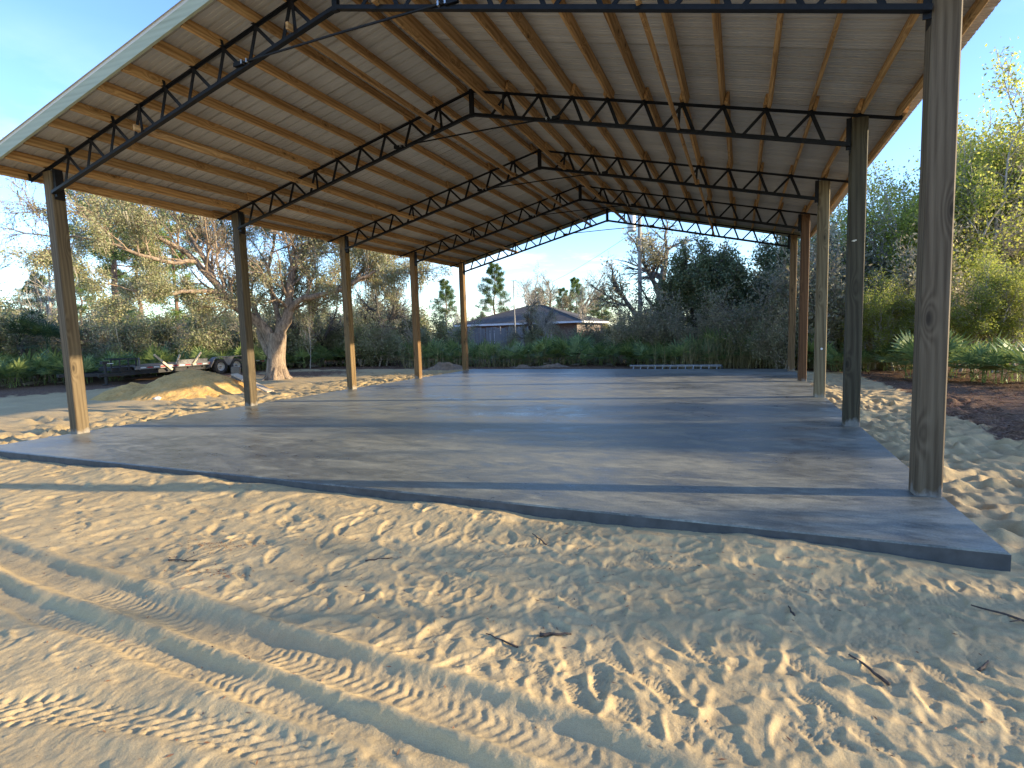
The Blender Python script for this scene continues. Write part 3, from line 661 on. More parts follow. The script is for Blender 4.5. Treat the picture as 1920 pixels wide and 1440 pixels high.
def tree_meshes(kind, seed):
    T = Tree(seed); rg = T.rg
    if kind == 'live_oak':        # dark, dense, rounded
        P = dict(lv=5, kids=[6, 6, 6, 4], t0=[.35, .3, .25, .2], ang=[48, 50, 48, 45], len=[.62, .62, .56, .5], rr=.55, taper=.55, rmin=.006, wob=.22, up=[.12, .10, .05, 0], seg=5)
        T.grow(Vector((0, 0, -.2)), Vector((rg.uniform(-.15, .15), rg.uniform(-.15, .15), 1)).normalized(), 3.0, .24, 0, P)
        return T.wood.mesh('trunk', MAT['dark_bark'], True), leaf_mesh('crown', T.tips, 7, .125, .15, MAT['lf_dark'], seed, .5)
    if kind == 'thin_oak':        # dark limbs, leaves in loose sprays, sky showing through
        P = dict(lv=6, kids=[5, 5, 4, 4, 3], t0=[.4, .25, .2, .2, .2], ang=[52, 46, 42, 40, 38], len=[.75, .66, .6, .56, .5], rr=.6, taper=.55, rmin=.006, wob=.2, up=[.1, .08, .06, .03, 0], seg=5, flat=.9)
        T.grow(Vector((0, 0, -.2)), Vector((-.05, 0, 1)).normalized(), 2.9, .25, 0, P)
        return T.wood.mesh('trunk', MAT['dark_bark'], True), leaf_mesh('crown', T.tips, 2, .10, .10, MAT['lf_brown'] if seed % 2 else MAT['lf_dark'], seed, .5, keep=.62, clump=.8)
    if kind == 'scrub':           # tan and olive scrub oak
        P = dict(lv=4, kids=[7, 6, 5], t0=[.2, .2, .2], ang=[40, 44, 42], len=[.62, .6, .5], rr=.55, taper=.4, rmin=.006, wob=.28, up=[.1, .06, .0], seg=4)
        for q in range(3): T.grow(Vector((rg.uniform(-.3, .3), rg.uniform(-.3, .3), -.15)), Vector((rg.uniform(-.45, .45), rg.uniform(-.45, .45), 1)).normalized(), rg.uniform(1.3, 2.1), .06, 0, P)
        return T.wood.mesh('stems', MAT['twig'], True), leaf_mesh('foliage', T.tips, 6, .095, .13, MAT['lf_scrub'], seed, .55, clump=1.1)
    if kind == 'brush':           # brown, twiggy, half bare
        P = dict(lv=4, kids=[7, 6, 5], t0=[.15, .2, .2], ang=[34, 40, 40], len=[.66, .6, .55], rr=.55, taper=.35, rmin=.005, wob=.25, up=[.12, .06, .02], seg=4)
        for q in range(4): T.grow(Vector((rg.uniform(-.4, .4), rg.uniform(-.4, .4), -.15)), Vector((rg.uniform(-.5, .5), rg.uniform(-.5, .5), 1)).normalized(), rg.uniform(1.1, 1.9), .04, 0, P)
        return T.wood.mesh('stems', MAT['twig'], True), leaf_mesh('foliage', T.tips, 3, .085, .12, MAT['lf_brown'], seed, .5, keep=.85)
    if kind == 'green':           # slender pale stems, bright spring leaves
        P = dict(lv=5, kids=[6, 5, 4, 4], t0=[.35, .3, .25, .2], ang=[38, 42, 42, 40], len=[.55, .6, .58, .5], rr=.5, taper=.5, rmin=.006, wob=.2, up=[.14, .10, .04, 0], seg=6)
        for q in range(2 + seed % 2): T.grow(Vector((rg.uniform(-.3, .3), rg.uniform(-.3, .3), -.2)), Vector((rg.uniform(-.3, .3), rg.uniform(-.3, .3), 1)).normalized(), rg.uniform(3.0, 4.0), .085, 0, P)
        return T.wood.mesh('trunk', MAT['pale_bark'], True), leaf_mesh('crown', T.tips, 5, .085, .16, MAT['lf_green'], seed, .6, clump=.6)
    if kind == 'bare':            # leafless winter tree
        P = dict(lv=6, kids=[4, 4, 4, 3, 3], t0=[.4, .25, .2, .2, .2], ang=[34, 38, 38, 36, 34], len=[.72, .68, .64, .6, .55], rr=.58, taper=.55, rmin=.006, wob=.2, up=[.1, .08, .06, .03, 0], seg=5)
        T.grow(Vector((0, 0, -.2)), Vector((rg.uniform(-.12, .12), rg.uniform(-.12, .12), 1)).normalized(), 3.2, .13, 0, P)
        return T.wood.mesh('trunk', MAT['pale_bark'], True), leaf_mesh('crown', T.tips, 1, .07, .06, MAT['lf_brown'], seed, .5, keep=.35)
    if kind in ('pine', 'pine_bright'):
        H = 11.0; pts = [Vector((0, 0, -.2))]
        for i in range(1, 9): pts.append(Vector((rg.uniform(-.1, .1) * i * .3, rg.uniform(-.1, .1) * i * .3, H * i / 8)))
        T.limb(pts, .21, .04, 8); tips = []
        for i in range(44):
            t = (0.42 + .58 * (i / 43) ** .9) if kind == 'pine' else (0.15 + .85 * i / 43); f = t * 8; j = min(int(f), 7); pos = pts[j].lerp(pts[j + 1], f - j)
            az = i * 2.4 + rg.uniform(-.4, .4); L = (2.9 * (1 - t) ** .6 + .5) * rg.uniform(.5, 1.1); e = rg.uniform(-.05, .5)
            d = Vector((math.cos(az) * math.cos(e), math.sin(az) * math.cos(e), math.sin(e))); bp = [pos + d * L * u_ + Vector((0, 0, -.10 * L * math.sin(u_ * 3.1))) for u_ in (0, .35, .7, 1)]
            T.limb(bp, .045 * (1.25 - t), .012, 4)
            for u_ in (.5, .62, .74, .86, .95, 1.03):
                for s_ in range(3):
                    c = pos + d * L * u_ + rv(rg) * .16 * L; T.limb([pos + d * L * (u_ - .12), c], .012, .006, 3)
                    for _ in range(3): tips.append((c + rv(rg) * .09, (d + rv(rg) * .8 + Vector((0, 0, .5))).normalized()))
        return T.wood.mesh('trunk', MAT['pine_bark'], True), leaf_mesh('crown', tips, 9, .30, .05, MAT['lf_pine' if kind == 'pine' else 'lf_pine2'], seed, .10, long=True)
    if kind == 'sapling':
        P = dict(lv=4, kids=[5, 4, 3], t0=[.3, .25, .2], ang=[32, 36, 36], len=[.5, .6, .55], rr=.5, taper=.35, rmin=.005, wob=.16, up=[.12, .08, .04], seg=6)
        T.grow(Vector((0, 0, -.1)), Vector((.08, 0, 1)).normalized(), 3.0, .05, 0, P)
        return T.wood.mesh('trunk', MAT['pale_bark'], True), leaf_mesh('crown', T.tips, 1, .07, .06, MAT['lf_scrub'], seed, .5, keep=.6)
MARKS = [(-90, 'at the left edge of the picture'), (-63.3, 'left of the front left post'), (-61.6, 'behind the front left post'), (-59.2, 'under the tall reddish pine trunk'), (-57.2, 'behind the front of the trailer'), (-55.2, 'behind the leaning stakes'), (-52.6, 'behind the trailer wheels'),
         (-49.8, 'behind the second left post'), (-47.6, 'beside the big oak trunk'), (-44.8, 'by the pale crooked sapling'), (-42, 'left of the middle left post'), (-39.3, 'right of the middle left post'), (-36, 'left of the fourth left post'), (-33.2, 'right of the fourth left post'), (-30.4, 'at the left end of the board fence'), (-27.6, 'right of the rear left post'),
         (-25, 'before the middle of the board fence'), (-22.6, 'by the thin mast'), (-20, 'before the house window'), (-17, 'before the brick corner of the house'), (-14.2, 'below the right eave of the house'), (-11.6, 'beside the dark red car'), (-10, 'at the foot of the utility pole'), (-8.6, 'behind the left half of the ladder'), (-5.5, 'behind the right half of the ladder'), (-2.2, 'just right of the ladder'), (0.6, 'well right of the ladder'),
         (3.2, 'left of the rear right post'), (5.2, 'behind the reddish right post'), (7.2, 'between the light tan and dark right posts'), (9.4, 'just right of the dark right post'), (11.4, 'left of the front right post'), (13.2, 'behind the front right post'), (15.4, 'just right of the front right post'), (17, 'midway between front right post and picture edge'), (18.6, 'near the right edge of the picture'), (20.2, 'at the very right edge of the picture')]
USED = {}
def mark(o, base):
    """a label that says beside what the plant stands, and whether a nearer one stands there too"""
    dx, dy = o.location.x - CAMXY[0], o.location.y - CAMXY[1]; az = math.degrees(math.atan2(dx, dy)); ph = [p for a, p in MARKS if az >= a][-1]
    USED.setdefault((base, ph), []).append((math.hypot(dx, dy), o))
def finish_marks():
    for (base, ph), L in USED.items():
        L.sort(key=lambda q: q[0])
        for i, (d, o) in enumerate(L):
            o['label'] = base + ' ' + ph + ('' if len(L) == 1 else [', nearest there', ', second from the front', ', third from the front', ', fourth from the front', ', fifth from the front', ', sixth from the front', ', seventh from the front', ', eighth from the front', ', ninth from the front', ', tenth from the front', ', in the back rows'][min(i, 10)])
PART_NAMES = {'scrub': ('stems', 'foliage'), 'brush': ('stems', 'foliage')}
PROTO = {}
def proto(kind, seed):
    if (kind, seed) not in PROTO: PROTO[(kind, seed)] = tree_meshes(kind, seed)
    return PROTO[(kind, seed)]
CAMXY = (CAM.x, CAM.y)
def at(az, dist):           # a spot at a compass bearing (degrees right of +y) and distance from where the photographer stands
    return CAMXY[0] + math.sin(R(az)) * dist, CAMXY[1] + math.cos(R(az)) * dist
def plant(name, kind, seed, xy, sc_, rz, label, cat, group=None, zs=1.0):
    x, y = xy; o = thing(name, label, cat, (x, y, GZ - 0.02), rz, group); o.scale = (sc_, sc_, sc_ * zs)
    a, b = proto(kind, seed); n1, n2 = PART_NAMES.get(kind, ('trunk', 'crown')); link(n1, a, o); link(n2, b, o); return o

# palmettos: each frond a fan of pointed blades on a stalk
def frond_mesh(seed, mat, nb=12, span=2.5, L=0.60, stalk=0.62, thick=0.032):
    rg = random.Random(seed); V_, F_ = [], []
    def tri(*p):
        o = len(V_); V_.extend([tuple(q) for q in p]); F_.append((o, o + 1, o + 2))
    hub = Vector((stalk * .72, 0, stalk * .66)); mid = Vector((stalk * .32, 0, stalk * .40))
    for a, b in ((Vector((0, 0, 0)), mid), (mid, hub)):
        s_ = Vector((0, .012, 0)); tri(a - s_, a + s_, b + s_ * .7); tri(a - s_, b + s_ * .7, b - s_ * .7)
    fw = Vector((.80, 0, .42)).normalized(); sd_ = Vector((0, 1, 0)); nrm = fw.cross(sd_)
    for i in range(nb):
        a = span * (i / (nb - 1) - .5); l = L * (1 - .22 * abs(a)) * rg.uniform(.85, 1.1)
        d = fw * math.cos(a) + sd_ * math.sin(a); pr = nrm.cross(d).normalized(); dr = Vector((0, 0, -1)) * l * .10
        m_ = hub + d * l * .55 + nrm * rg.uniform(-.02, .02); e = hub + d * l + dr + nrm * rg.uniform(-.04, .04)
        tri(hub, m_ + pr * thick, m_ - pr * thick); tri(m_ + pr * thick, e, m_ - pr * thick)
    me = npmesh('frond', np.array(V_), np.array(F_), mat); return me
FR = [frond_mesh(s_, MAT['palm'], L=.56 + .06 * (s_ % 3)) for s_ in range(4)]
FRD = [frond_mesh(9, MAT['palm_dry'], L=.45, span=1.6)]
FRK = [frond_mesh(20 + s_, MAT['palm_dk'], nb=17, span=3.6, L=.85, stalk=1.0, thick=.03) for s_ in range(2)]
def clump_mesh(seed):
    rg = random.Random(seed); V_, F_, mi = [], [], []; off = 0; n = rg.randint(12, 16)
    for i in range(n):
        dry = rg.random() < .10; me = (FRD if dry else FR)[0 if dry else rg.randrange(4)]
        az = i * 2.399 + rg.uniform(-.4, .4); ti = rg.uniform(-.95, .25) if not dry else .5; s_ = rg.uniform(.7, 1.3)
        M = Matrix.Rotation(az, 3, 'Z') @ Matrix.Rotation(ti, 3, 'Y') * s_; off_p = Vector((rg.uniform(-.25, .25), rg.uniform(-.25, .25), 0))
        for v in me.vertices: V_.append(tuple(M @ v.co + off_p))
        for p in me.polygons: F_.append(tuple(q + off for q in p.vertices)); mi.append(1 if dry else 0)
        off += len(me.vertices)
    me = npmesh('fronds', np.array(V_), np.array(F_), MAT['palm']); me.materials.append(MAT['palm_dry']); me.polygons.foreach_set('material_index', np.array(mi, np.int32)); return me
CL = [clump_mesh(s_) for s_ in range(5)]
def palmetto(x, y, s_, seed, label, group, parts=False):
    rg = random.Random(seed * 31 + 5)
    if not parts:
        o = link('saw_palmetto', CL[seed % 5], None, (x, y, GZ - 0.02), (0, 0, rg.uniform(0, 6.28))); o.scale = (s_, s_, s_ * rg.uniform(.85, 1.15)); return tag(o, label, 'palmetto', group)
    o = thing('saw_palmetto', label, 'palmetto', (x, y, GZ - 0.02), rg.uniform(0, 6.28), group); o.scale = (s_, s_, s_)
    for i in range(17):
        dry = rg.random() < .1; f = link('frond', (FRD[0] if dry else FR[rg.randrange(4)]), o, (rg.uniform(-.2, .2), rg.uniform(-.2, .2), 0))
        f.rotation_euler = (Matrix.Rotation(i * 2.399 + rg.uniform(-.4, .4), 3, 'Z') @ Matrix.Rotation(rg.uniform(-.85, .35) if not dry else .5, 3, 'Y')).to_euler()
        q = rg.uniform(.75, 1.3); f.scale = (q, q, q)
        if dry: f['label'] = 'dry tan frond'
    return o

# ------------------------------------------------------------------ the big oak beside the trailer
OAK = (-19.64, 11.83); oak = thing('oak_tree', 'big spreading oak with twin trunk and lit bark behind the trailer tail', 'oak tree', (*OAK, gz(*OAK) - 0.05), R(45.8))
T = Tree(77); L_ = lambda px, py, d=0.0: Vector(((px - 520) / 47.0, d, (709 - py) / 44.0))
def oak_limb(P, r0, r1, sub=True, n=9, ls=1.0):
    pts = []
    for i in range(len(P) - 1):
        for q in range(3): pts.append(P[i].lerp(P[i + 1], q / 3) + (rv(T.rg) * .05 if (i or q) else Vector()))
    pts.append(P[-1]); T.limb(pts, r0, r1, 9 if r0 > .15 else 6)
    PP = dict(lv=5, kids=[5, 5, 4, 3], t0=[.2, .2, .2, .2], ang=[46, 46, 44, 42], len=[.62, .62, .6, .55], rr=.55, taper=.45, rmin=.007, wob=.24, up=[.06, .03, .0, -.03], seg=4)
    if sub:
        N = len(pts)
        for i in range(n):
            t = .22 + .78 * (i + T.rg.random()) / n; j = min(int(t * (N - 1)), N - 2); d = (pts[j + 1] - pts[j]).normalized(); sv = d.cross(rv(T.rg)).normalized()
            r = (r0 + (r1 - r0) * t) * .5
            T.grow(pts[j].copy(), (d * .55 + sv * .8 + Vector((0, 0, .25))).normalized(), T.rg.uniform(1.0, 1.9) * ls, max(.02, min(r, .07)), 1, PP)
        T.grow(pts[-1].copy(), (pts[-1] - pts[-2]).normalized(), 1.5 * ls, r1, 1, PP)
trunk_pts = [(521, 722), (521, 708), (519, 690), (521, 665), (524, 640), (527, 622)]
T.wood.tube([L_(*p) for p in trunk_pts], [.72, .52, .40, .355, .36, .34], 14, cap=False)
for a_ in range(6):
    an = a_ * 1.05 + .3; T.wood.tube([Vector((math.cos(an) * .75, math.sin(an) * .75, -.06)), Vector((math.cos(an) * .42, math.sin(an) * .42, .12)), Vector((math.cos(an) * .28, math.sin(an) * .28, .6))], [.05, .13, .10], 6, cap=False)
oak_limb([L_(523, 640), L_(533, 612), L_(546, 590), L_(552, 560), L_(556, 525), L_(566, 490), L_(590, 458), L_(622, 432), L_(655, 405, .6)], .30, .05, n=13)
oak_limb([L_(522, 652), L_(508, 620, .1), L_(484, 590, .15), L_(456, 572), L_(438, 552), L_(418, 522), L_(396, 492), L_(368, 470, -.3), L_(330, 450, -.6), L_(286, 436, -.8), L_(240, 428, -.8)], .27, .04, n=15)
oak_limb([L_(512, 660, .1), L_(498, 628, .5), L_(492, 590, .9), L_(484, 560, 1.2), L_(470, 520, 1.5), L_(462, 470, 1.8), L_(470, 420, 2)], .20, .05, n=11)
oak_limb([L_(548, 582), L_(570, 562, -.3), L_(600, 553, -.7), L_(632, 549, -1.0), L_(664, 536, -1.3), L_(690, 522, -1.5), L_(716, 511, -1.6), L_(745, 514, -1.6)], .15, .05, n=11, ls=.9)
oak_limb([L_(438, 552), L_(410, 545, -.6), L_(375, 548, -1.0), L_(335, 556, -1.4), L_(300, 548, -1.7)], .13, .03, n=6, ls=.7)
oak_limb([L_(530, 618), L_(528, 580, .4), L_(520, 545, .8), L_(518, 500, 1.0), L_(530, 450, 1.1), L_(535, 400, 1.2)], .14, .04, n=10)
oak_limb([L_(556, 525), L_(575, 480, 1.0), L_(602, 450, 1.8), L_(650, 430, 2.4), L_(700, 420, 2.8)], .12, .03, n=9)
oak_limb([L_(418, 522), L_(400, 470, .8), L_(372, 420, 1.4), L_(345, 390, 1.8), L_(300, 372, 2)], .13, .03, n=10)
oak_limb([L_(664, 536, -1.3), L_(700, 500, -.4), L_(745, 480, .4), L_(790, 470, .8)], .08, .03, n=9, ls=.9)
oak_limb([L_(396, 492), L_(350, 500, -1.0), L_(300, 485, -1.5), L_(250, 470, -1.8), L_(205, 470, -1.8)], .10, .03, n=9, ls=.9)
link('trunk', T.wood.mesh('trunk', MAT['oak_bark'], True), oak)
link('crown', leaf_mesh('crown', T.tips, 8, .075, .12, MAT['lf_oak'], 5, .5, keep=1.0, clump=.4), oak)
mt = [t for t in T.tips if t[0].x > 3.0 and T.rg.random() < .05] + [t for t in T.tips if T.rg.random() < .008]
rg_ = np.random.default_rng(4); P_ = np.repeat(np.array([tuple(t[0]) for t in mt]), 5, 0); n_ = len(P_); P_ = P_ + rg_.normal(0, .10, (n_, 3)); ln_ = rg_.uniform(.15, .65, n_)[:, None]
e_ = P_ + np.concatenate([rg_.normal(.10, .08, (n_, 2)), -np.ones((n_, 1))], 1) * ln_; wd_ = rg_.normal(0, .014, (n_, 3))
link('hanging_moss', npmesh('hanging_moss', np.stack([P_ - wd_, P_ + wd_, e_], 1).reshape(-1, 3), np.arange(n_ * 3).reshape(-1, 3), MAT['moss']), oak)

# ------------------------------------------------------------------ single trees that can be told apart
plant('pine_tree', 'pine', 1, at(-58.2, 44), 1.30, .4, 'tall pine with a straight reddish trunk left of the oak', 'pine tree')
plant('pine_tree', 'pine_bright', 2, at(-53.9, 40), .86, 1.4, 'bright green young pine under the oak limb behind the trailer', 'pine tree')
plant('pine_tree', 'pine', 3, at(-56.6, 56), 1.15, 2.2, 'dark pine just right of the tall reddish trunk', 'pine tree')
plant('pine_tree', 'pine', 1, at(-60.6, 70), .86, 3.0, 'dark distant pine beside the front left post', 'pine tree')
plant('pine_tree', 'pine', 3, at(-24.4, 62), .83, .9, 'tall dark pine rising behind the left end of the house roof', 'pine tree')
plant('pine_tree', 'pine', 1, at(-16.0, 66), .70, 2.0, 'broad pine behind the right slope of the house roof', 'pine tree')
plant('pine_tree', 'pine', 2 + 1, at(-13.4, 64), .56, 4.0, 'short pine behind the right end of the house roof', 'pine tree')
plant('bare_tree', 'bare', 4, at(-62.7, 44), 1.3, .3, 'bare pale tree against the sky left of the front left post', 'bare tree')
plant('bare_tree', 'bare', 5, at(-65.6, 38), .95, 2.2, 'bare tree at the left edge of the picture', 'bare tree')
plant('bare_tree', 'bare', 6, at(-19.6, 52), 1.25, 1.2, 'thin bare tree standing behind the house ridge', 'bare tree')
plant('bare_tree', 'bare', 4, at(-15.5, 48), 1.2, 4.0, 'bare twiggy tree right of the house ridge', 'bare tree')
plant('bare_tree', 'bare', 5, at(-28.6, 50), .70, 5.0, 'small bare tree just right of the rear left post', 'bare tree')
plant('oak_tree', 'thin_oak', 7, at(-9.2, 34), 2.0, 2.9, 'dark limbed thin leaved oak behind the utility pole', 'oak tree', None, .74)
plant('oak_tree', 'thin_oak', 11, at(-19.0, 56), 1.15, 3.3, 'olive oak rising behind the peak of the house roof', 'oak tree')
plant('oak_tree', 'live_oak', 8, at(-4.6, 31), 1.06, .2, 'dense dark evergreen oak right of the utility pole', 'evergreen oak')
plant('oak_tree', 'live_oak', 9, at(-0.6, 30), 1.12, 1.7, 'dense dark evergreen oak left of the rear right post', 'evergreen oak')
plant('oak_tree', 'live_oak', 8, at(3.2, 33), 1.22, 3.6, 'tall grey green oak right behind the rear right post', 'evergreen oak')
plant('oak_tree', 'thin_oak', 10, at(1.0, 40), 1.25, .9, 'thin crowned oak rising above the dense evergreen oaks', 'oak tree')
plant('oak_tree', 'live_oak', 9, at(-33.5, 36), .55, 4.4, 'low dark oak between the middle and rear left posts', 'evergreen oak')
plant('oak_tree', 'thin_oak', 11, at(-35.8, 34), .95, 2.0, 'pale leaved oak behind the fourth left post', 'oak tree')
plant('oak_tree', 'thin_oak', 7, at(-42.0, 35), 1.0, .5, 'leaning dark barked oak in the shade right of the big oak', 'oak tree')
plant('oak_tree', 'live_oak', 8, at(-52.2, 52), .85, 2.8, 'dark oak far behind the trailer wheels', 'evergreen oak')
plant('oak_tree', 'thin_oak', 11, at(-20.2, 35), .62, 1.0, 'small leafy tree standing before the house front', 'small tree')
plant('oak_tree', 'bare', 6, at(-18.2, 32), .52, 2.0, 'crooked little tree in front of the house window', 'small tree')
plant('sapling', 'sapling', 2, at(-43.0, 32), .75, 0, 'slim pale crooked sapling right of the big oak trunk', 'sapling')
G1 = 'bright leaved trees along the right side'
for i, (az, d, s_, zs) in enumerate([(16.2, 25.5, 1.38, 1.05), (18.8, 25.5, 1.28, 1.0), (21.5, 26, 1.25, 1.0), (13.2, 25.5, 1.15, 1.0), (11.0, 24.5, 1.0, 1.0), (9.2, 27, 1.1, 1), (16.8, 29, 1.35, 1.05), (14.9, 23.5, 1.1, 1.0), (17.6, 27.0, 1.2, 1.0), (12.2, 27.5, 1.2, 1.0), (20, 29, 1.45, 1.0), (10.2, 25, 1.0, 1.1)]):
    d *= 1.18; s_ *= 1.16
    lb = ['tall bright green tree filling the right edge beyond the front right post', 'pale stemmed green tree just right of the front right post', 'green tree at the far right edge of the picture', 'green tree seen between the two front right posts',
          'thin green tree behind the second right post', 'green tree between the second and third right posts', 'taller green tree in the second row behind the front right post', 'leafy green tree directly behind the front right post', 'green tree with pale stems halfway to the right edge', 'green tree left of the front right post in the second row', 'tallest green tree in the back row at the right edge', 'slim green tree right of the dark right post'][i]
    plant('young_tree', 'green', 21 + i % 4, at(az, d), s_, i * 1.3, lb or 'slender spring green tree in the row beyond the right side of the slab', 'tree', G1, zs)
for i, (az, d, s_) in enumerate([(14.2, 22.4, .50), (16.4, 22.6, .60), (18.3, 22.8, .55), (20.4, 23.0, .62), (10.6, 23.6, .50), (12.4, 23.4, .55), (8.4, 24.6, .5)]):
    mark(plant('young_tree', 'green', 21 + i % 4, at(az, d), s_, i * 2.3 + .7, 'x', 'tree', G1, .95), 'low leafy green sapling')
# darker, browner trees behind them
for i, (az, d, k_, sd_, s_) in enumerate([(6.0, 30, 'thin_oak', 10, 1.1), (8.0, 26, 'brush', 6, 2.0), (10.5, 31, 'thin_oak', 7, 1.15), (12.5, 28, 'brush', 7, 2.1), (15.5, 37, 'thin_oak', 11, 1.35), (5.0, 24.5, 'brush', 6, 1.7), (2.0, 26, 'brush', 7, 1.5), (17.5, 30, 'brush', 6, 2.0), (13.5, 24.5, 'brush', 6, 1.5)]):
    mark(plant('brown_tree' if k_ != 'brush' else 'brush_bush', k_, sd_, at(az, d), s_, i * 2.1, 'x', 'thicket tree', 'brown thicket trees behind the right posts'), 'tall brown thicket tree' if k_ != 'brush' else 'brown twiggy thicket bush')
# trees to the east, where the low sun comes through
for i, (x, y, k_, sd_, s_) in enumerate([(17, 0.5, 'bare', 4, .9), (18.5, 7.2, 'thin_oak', 7, 1.2), (24, 12.5, 'bare', 6, 1.0), (15.5, 3.6, 'thin_oak', 10, .95), (16, -6.5, 'bare', 6, .8), (26, 10.5, 'thin_oak', 11, 1.5)]):
    plant('young_tree' if k_ == 'green' else 'thin_tree', k_, sd_, (x, y), s_, i * 1.9, 'thin open tree east of the slab outside the picture', 'tree', 'open trees east of the slab')

# ------------------------------------------------------------------ scrub and far wood
rs = random.Random(12); n = 0
for ring, (d0, d1, step, s0, s1) in enumerate([(34, 38, 1.5, .95, 1.3), (40, 46, 1.7, 1.15, 1.6), (50, 60, 1.7, 1.5, 2.1)]):
    az = -76.0
    while az < -24 + 0 * ring:
        d = rs.uniform(d0, d1)
        if not (az > -33 and d > 33 and d < 58 and az < -13):
            kd = rs.choice(['scrub', 'scrub', 'scrub', 'brush']); sd_ = rs.choice([1, 2, 3]) if kd == 'scrub' else rs.choice([6, 7])
            mark(plant('scrub_bush', kd, sd_, at(az, d), rs.uniform(s0, s1), rs.uniform(0, 6.28), 'x', 'bush', 'scrub bushes beyond the trailer', rs.uniform(.85, 1.1)), 'grey green scrub bush' if kd == 'scrub' else 'brown twiggy scrub bush')
        az += step * rs.uniform(.75, 1.25)
for i in range(34):      # the wood closing the view further off
    az = -74 + 100 * (i + rs.random()) / 34; d = rs.uniform(64, 95); kd, sd_ = rs.choice([('thin_oak', 10), ('thin_oak', 7), ('pine', 1), ('pine', 3), ('live_oak', 9), ('live_oak', 8), ('bare', 4)])
    plant('woodland_tree', kd, sd_, at(az, d), rs.uniform(.65, .95) if kd != 'pine' else rs.uniform(.5, .8), rs.uniform(0, 6.28), 'distant tree in the low wood along the horizon', 'tree', 'distant woodland trees')
for i in range(26):
    az = -30 + 58 * (i + rs.random()) / 26; d = rs.uniform(58, 72)
    plant('woodland_bush', rs.choice(['scrub', 'brush']), 0, at(az, d), rs.uniform(1.2, 1.8), rs.uniform(0, 6.28), 'distant bush in the low wood along the horizon', 'bush', 'distant woodland bushes') if False else plant('woodland_bush', 'scrub', rs.choice([1, 2, 3]), at(az, d), rs.uniform(1.1, 1.7), rs.uniform(0, 6.28), 'distant bush in the low wood along the horizon', 'bush', 'distant woodland bushes')
# bushes around the house, behind the palmettos
for i, (az, d, k_, sd_, s_) in enumerate([(-12.4, 36, 'live_oak', 8, .34), (-11.2, 39, 'live_oak', 9, .36), (-19.6, 34.5, 'scrub', 2, .85), (-17.2, 34, 'brush', 7, .8), (-22.8, 35, 'brush', 6, .7), (-14.4, 33, 'brush', 6, .9), (-10.4, 29, 'brush', 6, 1.15), (-9.5, 27.5, 'brush', 7, 1.1), (-7.0, 27, 'brush', 6, 1.15), (-5.0, 26.5, 'brush', 7, 1.0), (-2.5, 26, 'brush', 6, 1.1), (-0.5, 25.5, 'scrub', 2, .95), (-13.6, 33, 'scrub', 1, .8), (-27.5, 33, 'scrub', 2, .85), (-30.5, 32, 'scrub', 3, 1.0), (-32.5, 30, 'scrub', 1, .9), (-36, 32, 'scrub', 2, .95), (-38.5, 33, 'scrub', 3, 1.0), (-40.5, 35, 'scrub', 1, 1.0), (-44.5, 36, 'scrub', 2, 1.1), (-47, 37, 'scrub', 3, 1.0), (1.5, 24, 'scrub', 1, .8), (3.6, 23.5, 'brush', 7, .95)]):
    mark(plant('undergrowth_bush', k_, sd_, at(az, d), s_, i * 1.7, 'x', 'bush', 'bushes behind the palmetto row'), {'scrub': 'olive leafy bush', 'brush': 'brown twiggy bush', 'live_oak': 'dark evergreen bush'}[k_])

# ------------------------------------------------------------------ palmettos along the edge of the clearing
n = 0
def pal_row(az0, az1, step, dfun, smin, smax, label, group, rows=2, parts=False, gap=1.5):
    global n
    for r_ in range(rows):
        az = az0 + step * .5 * r_
        while az < az1:
            d = dfun(az) + r_ * gap + rs.uniform(-.5, .5); x, y = at(az, d)
            mark(palmetto(x, y, rs.uniform(smin, smax), n, label, group, parts and r_ == 0), label); n += 1; az += step * rs.uniform(.75, 1.3)
pal_row(-67, -58.5, 1.5, lambda a: 30.5, 1.0, 1.35, 'green palmetto', 'palmettos at the left edge', 3)
pal_row(-58.5, -47, 1.25, lambda a: 32.5, .95, 1.25, 'sunlit palmetto', 'palmettos behind the trailer', 2)
pal_row(-46.5, -33, 1.45, lambda a: 34.0 + (a + 46) * -.12, .9, 1.2, 'shaded palmetto', 'palmettos right of the oak', 2)
pal_row(-33, -9, 1.45, lambda a: 29.5 + (a + 33) * -.16, .85, 1.2, 'dark palmetto', 'palmettos before the house', 3, False, 1.3)
pal_row(-9, 6.5, 1.5, lambda a: 25.0 + (a + 9) * -.10, .9, 1.15, 'green palmetto', 'palmettos behind the slab', 3, False, 1.1)
pal_row(6.5, 13.5, 1.8, lambda a: 22.3, .85, 1.1, 'palmetto', 'palmettos between the right posts', 2)
pal_row(13.5, 23.5, 1.9, lambda a: 20.0 - (a - 13.5) * .22, .85, 1.15, 'sunlit palmetto', 'palmettos by the front right post', 2, True)
# taller dark palms at the left edge
def fan_palm(x, y, h, seed, label):
    rg = random.Random(seed); o = thing('fan_palm', label, 'palm', (x, y, GZ), rg.uniform(0, 6)); pts = [Vector((0, 0, -.1)), Vector((.1, 0, h * .5)), Vector((.05, .1, h))]
    MB().tube(pts, [.15, .12, .13], 8).build('trunk', MAT['dark_bark'], o, smooth=True)
    for i in range(24):
        f = link('frond', FRK[i % 2], o, pts[-1] + Vector((0, 0, rg.uniform(-.1, .1)))); f.rotation_euler = (Matrix.Rotation(i * 2.399, 3, 'Z') @ Matrix.Rotation(rg.uniform(-.9, .75), 3, 'Y')).to_euler(); q = rg.uniform(.75, 1.05); f.scale = (q, q, q)
fan_palm(*at(-64.6, 34), 1.75, 3, 'dark fan palm at the left edge of the picture'); fan_palm(*at(-62.9, 33), 1.45, 4, 'dark fan palm close to the front left post'); fan_palm(*at(-63.6, 37), 2.0, 5, 'dark fan palm behind the other two')

